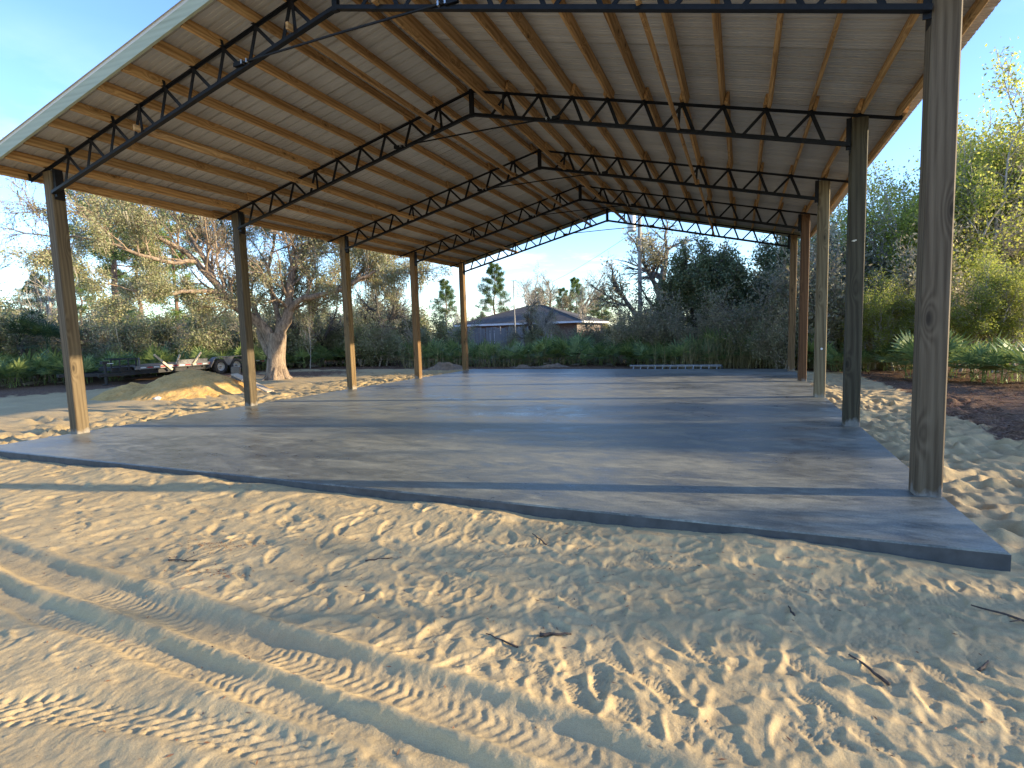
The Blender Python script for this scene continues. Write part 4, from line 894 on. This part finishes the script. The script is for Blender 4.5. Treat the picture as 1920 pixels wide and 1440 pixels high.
# dry grass and weeds along the foot of the thicket, straw on the ground
def strew(name, pts, hmin, hmax, wd, lean, mat, seed, label):
    rg = np.random.default_rng(seed); P = np.array(pts); n = len(P); a = rg.uniform(0, 6.28, n); h = rg.uniform(hmin, hmax, n); l = rg.normal(0, lean, (n, 2)) * h[:, None]
    sd_ = np.stack([np.cos(a), np.sin(a), np.zeros(n)], 1) * wd; top = P + np.concatenate([l, h[:, None]], 1)
    V_ = np.stack([P - sd_, P + sd_, top], 1).reshape(-1, 3); return tag(link(name, npmesh(name, V_, np.arange(n * 3).reshape(-1, 3), mat)), label, kind='stuff')
pts = []
for i in range(5200):
    az = rs.uniform(-5, 14) if rs.random() < .8 else rs.uniform(-34, -5); d = rs.uniform(23.2, 27.5) + (0 if az > -9 else 3.5); x, y = at(az, d); pts.append((x, y, GZ - .03))
strew('dry_grass', pts, .5, 1.7, .012, .16, MAT['drygrass'], 3, 'dry tan grass stalks among the palmettos')
pts = []
for i in range(9000):
    x, y = rs.uniform(1.5, 9), rs.uniform(2.5, 16)
    if litter(np.array([x]), np.array([y]))[0] > .5: pts.append((x, y))
for i in range(5000):
    x, y = rs.uniform(-28, 2), rs.uniform(16, 22)
    if litter(np.array([x]), np.array([y]))[0] > .5: pts.append((x, y))
H_ = yard_h(np.array([p[0] for p in pts]), np.array([p[1] for p in pts])); rg_ = np.random.default_rng(8); n_ = len(pts)
P_ = np.column_stack([np.array(pts), H_ + .012]); a_ = rg_.uniform(0, 6.28, n_); l_ = rg_.uniform(.05, .16, n_)
d_ = np.stack([np.cos(a_) * l_, np.sin(a_) * l_, rg_.normal(.01, .02, n_)], 1); w2 = np.stack([-np.sin(a_), np.cos(a_), 0 * a_], 1) * (rg_.uniform(.004, .016, n_))[:, None]
tag(link('leaf_litter', npmesh('leaf_litter', np.stack([P_ - d_, P_ + w2, P_ + d_, P_ - w2], 1).reshape(-1, 3), np.arange(n_ * 4).reshape(-1, 4), MAT['straw'])), 'red brown pine straw and dead leaves at the edge of the sand', kind='stuff')

# ------------------------------------------------------------------ heaps of sand and dirt
def heap(name, c, ax, ext, res, fn, mat, label, cat):
    u_ = np.linspace(-ext[0], ext[0], res[0]); v_ = np.linspace(-ext[1], ext[1], res[1]); U, Vv = np.meshgrid(u_, v_)
    Xw = c[0] + U * ax[0] - Vv * ax[1]; Yw = c[1] + U * ax[1] + Vv * ax[0]
    g = yard_h(Xw, Yw); h = fn(U, Vv); Z = g + h - .035
    f = grid_faces(res[1], res[0], 0); hk = h.ravel()[f].max(1) > .02; vv = np.stack([Xw - c[0], Yw - c[1], Z], -1).reshape(-1, 3)
    return tag(link(name, npmesh(name, vv, f[hk], mat, True), None, (c[0], c[1], 0)), label, cat)
def pile_fn(u, v):
    r = np.hypot(u / 2.0, (v + .05) / 1.9); h = 1.0 * np.clip(1 - r, 0, None) ** .92
    h = h - .10 * np.exp(-(r / .22) ** 2)
    r2 = np.hypot((u + 1.55) / 1.2, (v - .15) / 1.2); h = np.maximum(h, .55 * np.clip(1 - r2, 0, None) ** .85)
    r3 = np.hypot((u - 1.15) / 1.5, (v + .1) / .9); h = np.maximum(h, .42 * np.clip(1 - r3, 0, None))
    h = h + (h > 0) * (.07 * fbm(u + 9, v + 4, 1.6, 4) + .02 * fbm(u, v, 8, 2)) * np.clip(h * 4, 0, 1)
    gul = np.abs(np.sin(np.arctan2(v, u) * 13 + 2 * fbm(u, v, .8, 2)))
    return h - .02 * gul * np.clip(h * 3, 0, 1) * (r > .25)
heap('sand_pile', (-18.0, 6.65), (.6, .8), (3.6, 2.6), (170, 130), pile_fn, MAT['pile'], 'heap of yellow sand left of the slab before the trailer', 'sand pile')
heap('dirt_mound', (-14.45, 17.1), (.89, .45), (1.3, 1.0), (50, 40), lambda u, v: .46 * np.clip(1 - np.hypot(u / 1.05, v / .8), 0, None) * (1 + .5 * fbm(u, v, 3, 3)), MAT['dirt'], 'small grey dirt mound beside the rear left post', 'dirt mound')
for i, (x, y, s_) in enumerate([(-11.0, 18.6, .30), (-9.6, 18.8, .36), (-15.5, 19.5, .4)]):
    heap('debris_mound', (x, y), (.97, -.2), (1.2, .8), (40, 30), lambda u, v, q=s_: q * .5 * np.clip(1 - np.hypot(u / 1.0, v / .6), 0, None) * (1 + fbm(u + q * 9, v, 4, 3)), MAT['dirt'], ['low heap of scraped roots left of the house front', 'scraped heap of roots and dirt at the rear edge of the clearing', 'low dirt ridge behind the fourth left post'][i], 'debris heap')

# ------------------------------------------------------------------ flatbed trailer
MAT['tr_black'] = flat('trailer_black_paint', (0.022, 0.022, 0.024), .5, 0, .3)
MAT['tr_grey'] = flat('trailer_grey_steel', (.20, .195, .19), .5, .35, .2)
MAT['tyre'] = flat('tyre_rubber', (.035, .034, .033), .85, 0, .3)
MAT['rim'] = flat('white_rim', (.42, .41, .39), .45, .2, .15)
MAT['tape_red'] = flat('red_tape', (.42, .03, .03), .5); MAT['tape_white'] = flat('white_tape', (.78, .78, .76), .5)
MAT['stake'] = lumber('pale_stake', 2, (.66, .55, .40), (.48, .37, .24), knots=False)
MAT['deck'] = lumber('deck_plank', 1, (.20, .17, .135), (.13, .105, .08), knots=False)
TX, TY = -25.45, 8.0
tr = thing('flatbed_trailer', 'long black and grey tandem axle flatbed trailer behind the sand pile', 'trailer', (TX, TY, gz(TX, 12)))
g = MAT['tr_grey']; bk = MAT['tr_black']
for x in (-.06, -2.36):
    o = MB().box((x, 4.6, .58), (.07, 5.8, .15)).build('side_rail', g, tr)
    MB().box((x, 8.2, .53), (.07, 1.5, .14), Euler((R(-5), 0, 0)).to_matrix()).build('dovetail_rail', g, tr)
MB().box((-.22, 4.9, .40), (.08, 7.4, .20)).box((-2.2, 4.9, .40), (.08, 7.4, .20)).build('main_beam', bk, tr)
cm = MB()
for q in range(9): cm.box((-1.2, 2.0 + q * .75, .46), (2.2, .06, .09))
cm.build('cross_member', bk, tr)
pm = MB().box((0, 0, 0), (.225, 5.75, .04)).mesh('deck_plank', MAT['deck'])
for q in range(9): link('deck_plank', pm, tr, (-.25 - q * .237, 4.6, .635))
for q in range(12):
    y = 2.05 + q * .30
    if q < 14: MB().box((-.022, y, .575), (.006, .24, .05)).build('reflector_tape', MAT['tape_red' if q % 2 else 'tape_white'], tr)
for q in range(4): MB().box((-.022, 7.6 + q * .3, .575 - .026 * q), (.006, .26, .06)).build('reflector_tape', MAT['tape_red' if q % 2 else 'tape_white'], tr)
# front: tongue, coupler, jack, rack
MB().bar((-.15, 1.75, .38), (-1.2, -.1, .38), .10, .14).bar((-2.25, 1.75, .38), (-1.2, -.1, .38), .10, .14).bar((-.1, 1.7, .36), (-.1, .25, .36), .09, .13).build('tongue', bk, tr)
MB().tube([(-1.2, -.15, .40), (-1.2, -.45, .42)], .07, 8).box((-1.2, -.5, .42), (.16, .2, .12)).build('coupler', bk, tr)
jk = MB().tube([(-.12, .55, -.05), (-.12, .55, .85)], .055, 10).box((-.12, .55, .88), (.16, .28, .12)).box((-.12, .55, -.02), (.24, .24, .03)).build('jack', bk, tr)
MB().bar((-.12, .55, .84), (.12, .75, .84), .025, .025).build('jack_handle', MAT['galv'], jk)
rk = MB()
for z in (.50, .72, .98): rk.box((-.12, 1.30, z), (.04, 1.05, .045))
for y in (.8, 1.15, 1.5, 1.82): rk.box((-.12, y, .74), (.045, .045, .52))
rk.box((-1.2, 1.85, .98), (2.2, .05, .05)).box((-1.2, 1.85, .62), (2.2, .05, .05)); rk.box((-.7, 1.3, .58), (.9, .8, .14)).build('front_rack', bk, tr)
MB().box((-.07, 1.92, .74), (.06, .06, .55)).build('rack_post', g, tr)
# tandem wheels, fender
WY = (5.83, 6.76)
for sx_, xw in ((1, -.02), (-1, -2.40)):
    for y in WY:
        tw = .24; wl = bpy.data.objects.new('wheel', None); col.objects.link(wl); wl.parent = tr; wl.location = (xw, y, .375)
        MB().lathe([(.215, -.11), (.30, -.125), (.355, -.10), (.375, -.06), (.375, .06), (.355, .10), (.30, .125), (.215, .11), (.215, -.11)], 32, 'x').build('tyre', MAT['tyre'], wl, smooth=True)
        MB().lathe([(.0, .03 * sx_), (.07, .035 * sx_), (.08, .02 * sx_), (.15, .0), (.19, .05 * sx_), (.218, .105 * sx_), (.225, .112 * sx_)], 28, 'x').build('rim', MAT['rim'], wl, smooth=True)
        hb = MB().lathe([(0, .10 * sx_), (.035, .095 * sx_), (.04, .03 * sx_)], 14, 'x')
        for q in range(8): a = q * math.pi / 4; hb.box((.03 * sx_, .11 * math.cos(a), .11 * math.sin(a)), (.03, .022, .022))
        hb.build('hub', MAT['tr_grey'], wl)
    f = MB(); xo = xw + .0; pr = [(5.22, .38), (5.42, .74), (5.60, .845), (7.02, .845), (7.20, .74), (7.38, .42)]
    for (a, b) in zip(pr[:-1], pr[1:]): f.bar((xo, a[0], a[1]), (xo, b[0], b[1]), .34, .022)
    f.build('fender', bk if sx_ < 0 else g, tr)
    MB().add([(xo + .10 * sx_, 6.29 - .34, .83), (xo + .10 * sx_, 6.29 + .34, .83), (xo + .10 * sx_, 6.29 + .06, .42), (xo + .10 * sx_, 6.29 - .06, .42), (xo + .085 * sx_, 6.29 - .34, .83), (xo + .085 * sx_, 6.29 + .34, .83), (xo + .085 * sx_, 6.29 + .06, .42), (xo + .085 * sx_, 6.29 - .06, .42)],
             [(0, 1, 2, 3), (7, 6, 5, 4), (0, 4, 5, 1), (1, 5, 6, 2), (2, 6, 7, 3), (3, 7, 4, 0)]).build('fender_web', g, tr)
MB().box((-.10, 4.45, .73), (.05, 1.55, .17)).box((-.09, 4.45, .815), (.09, 1.6, .02)).build('side_panel', g, tr)
MB().tube([(-1.2, 5.83, .375), (-2.3, 5.83, .375)], .045, 8).tube([(-.1, 5.83, .375), (-1.2, 5.83, .375)], .045, 8).build('axle', bk, tr)
MB().tube([(-1.2, 6.76, .375), (-2.3, 6.76, .375)], .045, 8).tube([(-.1, 6.76, .375), (-1.2, 6.76, .375)], .045, 8).build('axle', bk, tr)
def stake(p0, p1, label): 
    p0, p1 = Vector(p0), Vector(p1); o = MB().box((0, 0, 0), (.05, .085, (p1 - p0).length)).build('wooden_stake', MAT['stake'], None, (p0 + p1) / 2)
    o.rotation_euler = (p1 - p0).to_track_quat('Z', 'Y').to_euler(); tag(o, label, 'wooden stake')
zt_ = gz(TX, 12)
stake((TX + .06, TY + 3.30, zt_ + .40), (TX - .0, TY + 2.55, zt_ + 1.12), 'pale stake leaning left on the trailer rail, front one')
stake((TX - .10, TY + 3.62, zt_ + .60), (TX - .25, TY + 3.95, zt_ + 1.05), 'short pale stake leaning right in the middle of the trailer deck')
stake((TX + .03, TY + 4.35, zt_ + .55), (TX - .12, TY + 4.95, zt_ + 1.12), 'pale stake leaning right close to the trailer wheels')
# block and plank by the heap
bx, by = at(-49.6, 24.2); bo = MB().box((0, 0, .31), (.30, .26, .66)).box((0, 0, .655), (.285, .245, .03)).build('timber_block', MAT['deck'], None, (bx, by, gz(bx, by) - .02)); bo.rotation_euler = (0, R(2), R(35)); tag(bo, 'upright dark timber block standing before the trailer wheels', 'timber block')
p0 = Vector((-17.15, 7.6, .42)); p1 = Vector((-15.1, 7.15, gz(-15.1, 7.15) + .03)); bo = MB().box((0, 0, 0), (.24, (p1 - p0).length, .04)).build('plank', MAT['stake'], None, (p0 + p1) / 2); bo.rotation_euler = (p1 - p0).to_track_quat('Y', 'Z').to_euler(); tag(bo, 'long plank lying down the right side of the sand pile', 'plank')
MAT['stone'] = flat('pale_stone', (.6, .56, .5), .9, 0, .25, 25)
def lump(name, x, y, s_, seed, mat, label, cat, group=None, z=None):
    rg = random.Random(seed); bm = bmesh_ico(1); v_ = [q * s_ * rg.uniform(.7, 1.15) for q in bm[0]]; v_ = [Vector((q.x * 1.3, q.y, q.z * .7)) for q in v_]
    mb = MB().add(v_, bm[1]); return tag(mb.build(name, mat, None, (x, y, (gz(x, y) if z is None else z) + s_ * .25)), label, cat, group)
def bmesh_ico(sub):
    import bmesh
    b = bmesh.new(); bmesh.ops.create_icosphere(b, subdivisions=sub + 1, radius=1); v_ = [q.co.copy() for q in b.verts]; f_ = [tuple(q.index for q in f.verts) for f in b.faces]; b.free(); return v_, f_
lump('stone', -17.3, 5.0, .12, 1, MAT['stone'], 'pale lump of stone at the foot of the sand pile', 'stone')
for i, (x, y, s_) in enumerate([(-12.62, -.1, .06), (-12.75, -.35, .05), (-12.55, .25, .05), (-12.9, -.15, .07), (-12.7, .45, .04)]):
    lump('concrete_crumb', x, y, s_, i + 4, MAT['stone'], 'small crumb of spilled concrete beside the front left post', 'concrete crumb', 'concrete crumbs by the front left post')
lump('stone', .52, 1.35, .05, 21, MAT['dirt'], 'small dark clod on the sand beside the front right post', 'clod')

# ------------------------------------------------------------------ aluminium ladder behind the slab
MAT['alu'] = flat('aluminium', (.50, .50, .49), .38, .55, .1)
ld = thing('ladder', 'pale aluminium extension ladder lying behind the far edge of the slab', 'ladder', (-3.85, 16.25, gz(-3.85, 16.25) + .10)); LL = 3.45
tl = Euler((R(28), 0, 0)).to_matrix()
for v_ in (-.2, .2): MB().box(tl @ Vector((0, v_, 0)), (LL, .03, .085), tl).build('rail', MAT['alu'], ld)
rm = MB().tube([tl @ Vector((0, -.2, 0)), tl @ Vector((0, .2, 0))], .017, 8).mesh('rung', MAT['alu'])
for q in range(12): link('rung', rm, ld, (-LL / 2 + .16 + q * .285, 0, 0))
MB().box((LL / 2 + .02, 0, 0), (.06, .42, .05), tl).build('foot', MAT['tyre'], ld)

# ------------------------------------------------------------------ house, fence, mast
k = NM('brick_wall'); br = k.n('ShaderNodeTexBrick'); k.l(k.coord((1, 1, 1), rot=(R(90), 0, 0)), br.inputs['Vector'])
br.inputs['Color1'].default_value = (.19, .115, .08, 1); br.inputs['Color2'].default_value = (.13, .08, .058, 1); br.inputs['Mortar'].default_value = (.25, .22, .19, 1); br.inputs['Scale'].default_value = 1; br.inputs['Brick Width'].default_value = .22; br.inputs['Row Height'].default_value = .075; br.inputs['Mortar Size'].default_value = .008
MAT['brick'] = k.pbr(br.outputs[0], .9)
MAT['shingle'] = flat('grey_shingles', (.075, .068, .06), .9, 0, .3, 4)
MAT['trim'] = flat('white_trim', (.74, .74, .73), .6); MAT['glass'] = flat('dark_glass', (.03, .035, .04), .08, 0, .1, spec=.8)
HX, HY, HZ = -13.9, 38.0, GZ
hs = thing('house', 'low brick house with grey hip roof and white gutter beyond the palmettos', 'house', (HX, HY, HZ))
HW, HD, HH = 10.4, 8.2, 2.42
MB().box((-HW / 2, HD / 2, HH / 2), (HW, HD, HH)).build('wall', MAT['brick'], hs)
ov = .62; A = (-HW - ov, -ov, HH + .05); B = (ov, -ov, HH + .05); C_ = (ov, HD + ov, HH + .05); D_ = (-HW - ov, HD + ov, HH + .05); rz_ = HH + 1.62
r1 = (-HW + 4.4, HD / 2, rz_); r2 = (-4.2, HD / 2, rz_)
mb = MB(); mb.v = [A, B, C_, D_, r1, r2]; mb.f = [(0, 1, 5, 4), (1, 2, 5), (2, 3, 4, 5), (3, 0, 4), (3, 2, 1, 0)]
rf = mb.build('roof', MAT['shingle'], hs)
cmb_ = MB().tube([r1, r2], .07, 6).tube([r2, B], .06, 6).tube([r2, C_], .06, 6).tube([r1, A], .06, 6).tube([r1, D_], .06, 6).build('roof_ridge', MAT['shingle'], rf)
MB().tube([(-8.6, 2.2, HH + .5), (-8.6, 2.2, HH + 1.25)], .06, 8).build('vent_pipe', MAT['trim'], rf)
MB().box((-HW / 2, -ov - .03, HH - .02), (HW + 2 * ov, .10, .15)).build('gutter', MAT['trim'], hs)
MB().box((ov + .03, HD / 2, HH - .02), (.10, HD + 2 * ov, .15)).build('gutter', MAT['trim'], hs)
MB().box((-HW / 2, -ov / 2, HH - .03), (HW + 1, ov, .03)).build('soffit', MAT['trim'], hs)
wx = -2.95; wf = MB()
for dx in (-.72, 0, .72): wf.box((wx + dx, -.03, 1.30), (.07, .09, 1.55))
for dz in (.55, 1.30, 2.05): wf.box((wx, -.034, dz), (1.5, .08, .07))
for dx in (-.48, -.24, .24, .48): wf.box((wx + dx, -.028, 1.30), (.03, .06, 1.5))
for dz in (.92, 1.68): wf.box((wx, -.026, dz), (1.45, .056, .03))
wo_ = wf.build('window', MAT['trim'], hs)
for dx in (-.36, .36): MB().box((wx + dx, -.008, 1.30), (.66, .02, 1.46)).build('pane', MAT['glass'], wo_)
MB().box((-HW / 2 - 2.2, -.03, 1.35), (1.3, .08, 1.1)).build('window', MAT['trim'], hs)
# grey board fence left of and in front of the house
MAT['fence'] = lumber('weathered_fence_board', 2, (.33, .33, .325), (.17, .17, .175), knots=False)
fx0, fy0 = at(-30.35, 42.2); fx1, fy1 = at(-20.6, 40.6); fl = math.hypot(fx1 - fx0, fy1 - fy0)
fn_ = thing('board_fence', 'weathered grey board fence in front of the left part of the house', 'fence', (fx0, fy0, GZ), math.atan2(fy1 - fy0, fx1 - fx0))
fm = MB().box((0, 0, 1.03), (.152, .022, 2.1)).mesh('fence_board', MAT['fence']); nb = int(fl / .165)
for q in range(nb):
    o = link('fence_board', fm, fn_, (q * .165, rnd.uniform(-.012, .012), rnd.uniform(-.05, .05))); o.rotation_euler = (0, R(rnd.uniform(-.9, .9)), 0)
for z in (.35, 1.05, 1.75): MB().box((fl / 2, .06, z), (fl, .045, .09)).build('fence_rail', MAT['fence'], fn_)
for q in range(int(fl / 2.4) + 1): MB().box((q * 2.4, .13, 1.05), (.1, .1, 2.2)).build('fence_post', MAT['fence'], fn_)
mx, my = at(-22.35, 39.5); ms = thing('antenna_mast', 'thin pale mast standing in front of the house gutter', 'mast', (mx, my, GZ))
MB().tube([(0, 0, 0), (0, 0, 2.9)], .055, 8).build('lower_tube', MAT['tr_grey'], ms); MB().tube([(0, 0, 2.85), (-.02, 0, 5.35)], .038, 8).box((-.02, 0, 5.35), (.5, .03, .03)).build('upper_tube', MAT['tr_grey'], ms)
# utility pole with transformer and wire
MAT['pole'] = lumber('grey_pole', 2, (.40, .37, .33), (.27, .245, .22), knots=False)
ux, uy = at(-9.55, 32.5); pol = thing('utility_pole', 'grey wooden utility pole with a transformer can behind the slab', 'utility pole', (ux, uy, GZ))
MB().tube([(0, 0, -.1), (0, 0, 3), (0, 0, 6), (.0, 0, 10.4)], [.125, .117, .108, .095], 12).build('pole_shaft', MAT['pole'], pol, smooth=True)
tf = MB().lathe([(0, 0), (.235, .0), (.25, .04), (.25, .86), (.235, .9), (.16, .96), (0, .98)], 20, 'z', (-.42, -.06, 7.2)).build('transformer', flat('transformer_grey', (.62, .62, .60), .45, .1), pol, smooth=True)
for dx in (-.52, -.34): MB().lathe([(0, 0), (.05, 0), (.03, .05), (.055, .08), (.03, .13), (.05, .17), (.02, .22), (0, .24)], 10, 'z', (dx, -.06, 8.15)).build('bushing', MAT['stone'], tf)
MB().box((-.2, -.03, 7.45), (.3, .06, .06)).box((-.2, -.03, 7.95), (.3, .06, .06)).build('mount', MAT['galv'], pol)
MB().box((0, -.14, 9.9), (2.4, .10, .12)).build('crossarm', MAT['pole'], pol)
wp = MB(); e0 = Vector((-.1, -.1, 7.25)); e1 = Vector((-22, 30, 6.6))
wp.tube([e0.lerp(e1, t / 12) + Vector((0, 0, -1.1 * math.sin(math.pi * t / 12))) for t in range(13)], .012, 4); wp.build('service_wire', MAT['steel'], pol)
# red car half hidden by the bushes right of the house
MAT['red'] = flat('red_paint', (.26, .03, .04), .3, .1, .1)
cx_, cy2 = at(-11.9, 43); car = thing('parked_car', 'dark red car half hidden by bushes right of the house', 'car', (cx_, cy2, GZ), R(8))
def hull(sec, name, mat):
    mb = MB(); n = len(sec[0][1])
    for x, pr in sec: mb.v += [(x, a, b) for a, b in pr]
    for i in range(len(sec) - 1):
        for j in range(n): mb.f.append((i * n + j, i * n + (j + 1) % n, (i + 1) * n + (j + 1) % n, (i + 1) * n + j))
    mb.f += [tuple(range(n))[::-1], tuple((len(sec) - 1) * n + j for j in range(n))]; return mb.build(name, mat, car, smooth=False)
lo = lambda wd, z0, z1: [(-wd, z0), (wd, z0), (wd * 1.03, (z0 + z1) / 2), (wd * .93, z1), (-wd * .93, z1), (-wd * 1.03, (z0 + z1) / 2)]
hull([(-2.2, lo(.75, .38, .75)), (-2.0, lo(.86, .25, .88)), (-1.0, lo(.9, .22, .95)), (1.0, lo(.9, .22, .97)), (1.9, lo(.86, .25, .92)), (2.15, lo(.76, .38, .8))], 'body', MAT['red'])
hull([(-1.35, lo(.78, .93, .96)), (-.55, lo(.70, .93, 1.42)), (.75, lo(.70, .93, 1.43)), (1.6, lo(.76, .93, .98))], 'cabin', MAT['glass'])
MB().box((.1, 0, 1.44), (1.3, 1.26, .04)).build('car_roof', MAT['red'], car)
for x in (-1.35, 1.35):
    for y in (-.82, .82):
        wl = MB().lathe([(.2, -.1), (.31, -.1), (.33, -.05), (.33, .05), (.31, .1), (.2, .1)], 20, 'y').build('wheel', MAT['tyre'], car, (x, y, .33)); MB().lathe([(0, .03 * (1 if y > 0 else -1)), (.2, .08 * (1 if y > 0 else -1))], 16, 'y').build('rim', MAT['rim'], wl)

# ------------------------------------------------------------------ twigs and crumbs on the sand
def nearz(x, y):
    j = int(np.argmin(np.abs(ya - y))); i = int(np.argmin(np.abs(xf - x))); return float(Hn[j, i])
MAT['stick'] = flat('dead_stick', (.075, .055, .042), .9, 0, .4, 30)
TW = [((-2.36, -3.00), 20, .17, .010, 'short dark stick in the trampled sand right of the tyre tracks'), ((-.86, -2.85), 128, .22, .009, 'dark straight stick on the sand before the front slab corner'),
      ((-.02, -2.05), 150, .42, .010, 'long dark stick at the right edge of the sand'), ((-2.62, -3.15), 165, .22, .006, 'thin curved twig just above the wheel rut'), ((-3.9, -2.5), 35, .20, .006, 'thin twig lying on the sand halfway to the slab'),
      ((-.35, -2.62), 60, .14, .008, 'stubby dark twig between footprints near the right edge'), ((-5.25, -3.05), 10, .30, .006, 'dry twig above the left end of the tyre tracks'), ((-2.9, -1.75), 140, .24, .007, 'dark twig close to the middle of the slab front'), ((-1.15, -2.35), 100, .13, .007, 'small twig in the footprints below the slab front')]
for i, ((x, y), a_, l_, r_, lb) in enumerate(TW):
    rg = random.Random(i + 50); d = Vector((math.cos(R(a_)), math.sin(R(a_)), 0)); pts = []
    for t in range(7):
        p = Vector((x, y, 0)) + d * l_ * (t / 6 - .5) + Vector((rg.uniform(-1, 1), rg.uniform(-1, 1), 0)) * l_ * .035; p.z = 0; pts.append(p)
    zs_ = [nearz(p.x, p.y) for p in pts]; z0, z1 = max(zs_[:3]), max(zs_[4:])
    for t, p in enumerate(pts): p.z = max(z0 + (z1 - z0) * t / 6, zs_[t]) + r_ * .6 - nearz(x, y); p.x -= x; p.y -= y
    mb = MB().tube(pts, [r_ * (1 - .09 * t) for t in range(7)], 6)
    if i in (2, 6): mb.tube([pts[3], pts[3] + Vector((-d.y, d.x, .15)) * l_ * .25 + d * .03], [r_ * .5, r_ * .3], 4)
    tag(mb.build('twig', MAT['stick'], None, (x, y, nearz(x, y)), True), lb, 'twig', 'twigs on the sand')
rg_ = np.random.default_rng(31); n_ = 850; xs_ = rg_.uniform(-7.5, 2, n_); ys_ = -5 + 3.6 * rg_.random(n_); zs_ = np.array([nearz(a, b) for a, b in zip(xs_, ys_)]) + .004
ex = np.concatenate([rg_.normal(0, .20, 120) - 5.3, rg_.normal(0, .12, 60) - 4.85]); ey = np.concatenate([rg_.normal(0, .10, 120) - 2.75, rg_.normal(0, .06, 60) - 3.10])
xs_ = np.concatenate([xs_, ex]); ys_ = np.concatenate([ys_, ey]); zs_ = np.concatenate([zs_, np.array([nearz(a, b) for a, b in zip(ex, ey)]) + .005]); n_ = len(xs_)
a_ = rg_.uniform(0, 6.28, n_); l_ = rg_.uniform(.004, .022, n_); P_ = np.stack([xs_, ys_, zs_], 1)
d_ = np.stack([np.cos(a_) * l_, np.sin(a_) * l_, rg_.normal(0, .002, n_)], 1); w2 = np.stack([-np.sin(a_), np.cos(a_), 0 * a_], 1) * rg_.uniform(.0012, .004, n_)[:, None]; w2[:, 2] = .002
tag(link('sand_debris', npmesh('sand_debris', np.stack([P_ - d_, P_ + w2, P_ + d_, P_ - w2], 1).reshape(-1, 3), np.arange(n_ * 4).reshape(-1, 4), MAT['straw'])), 'tiny bits of bark and dry leaf scattered over the sand', kind='stuff')

finish_marks()
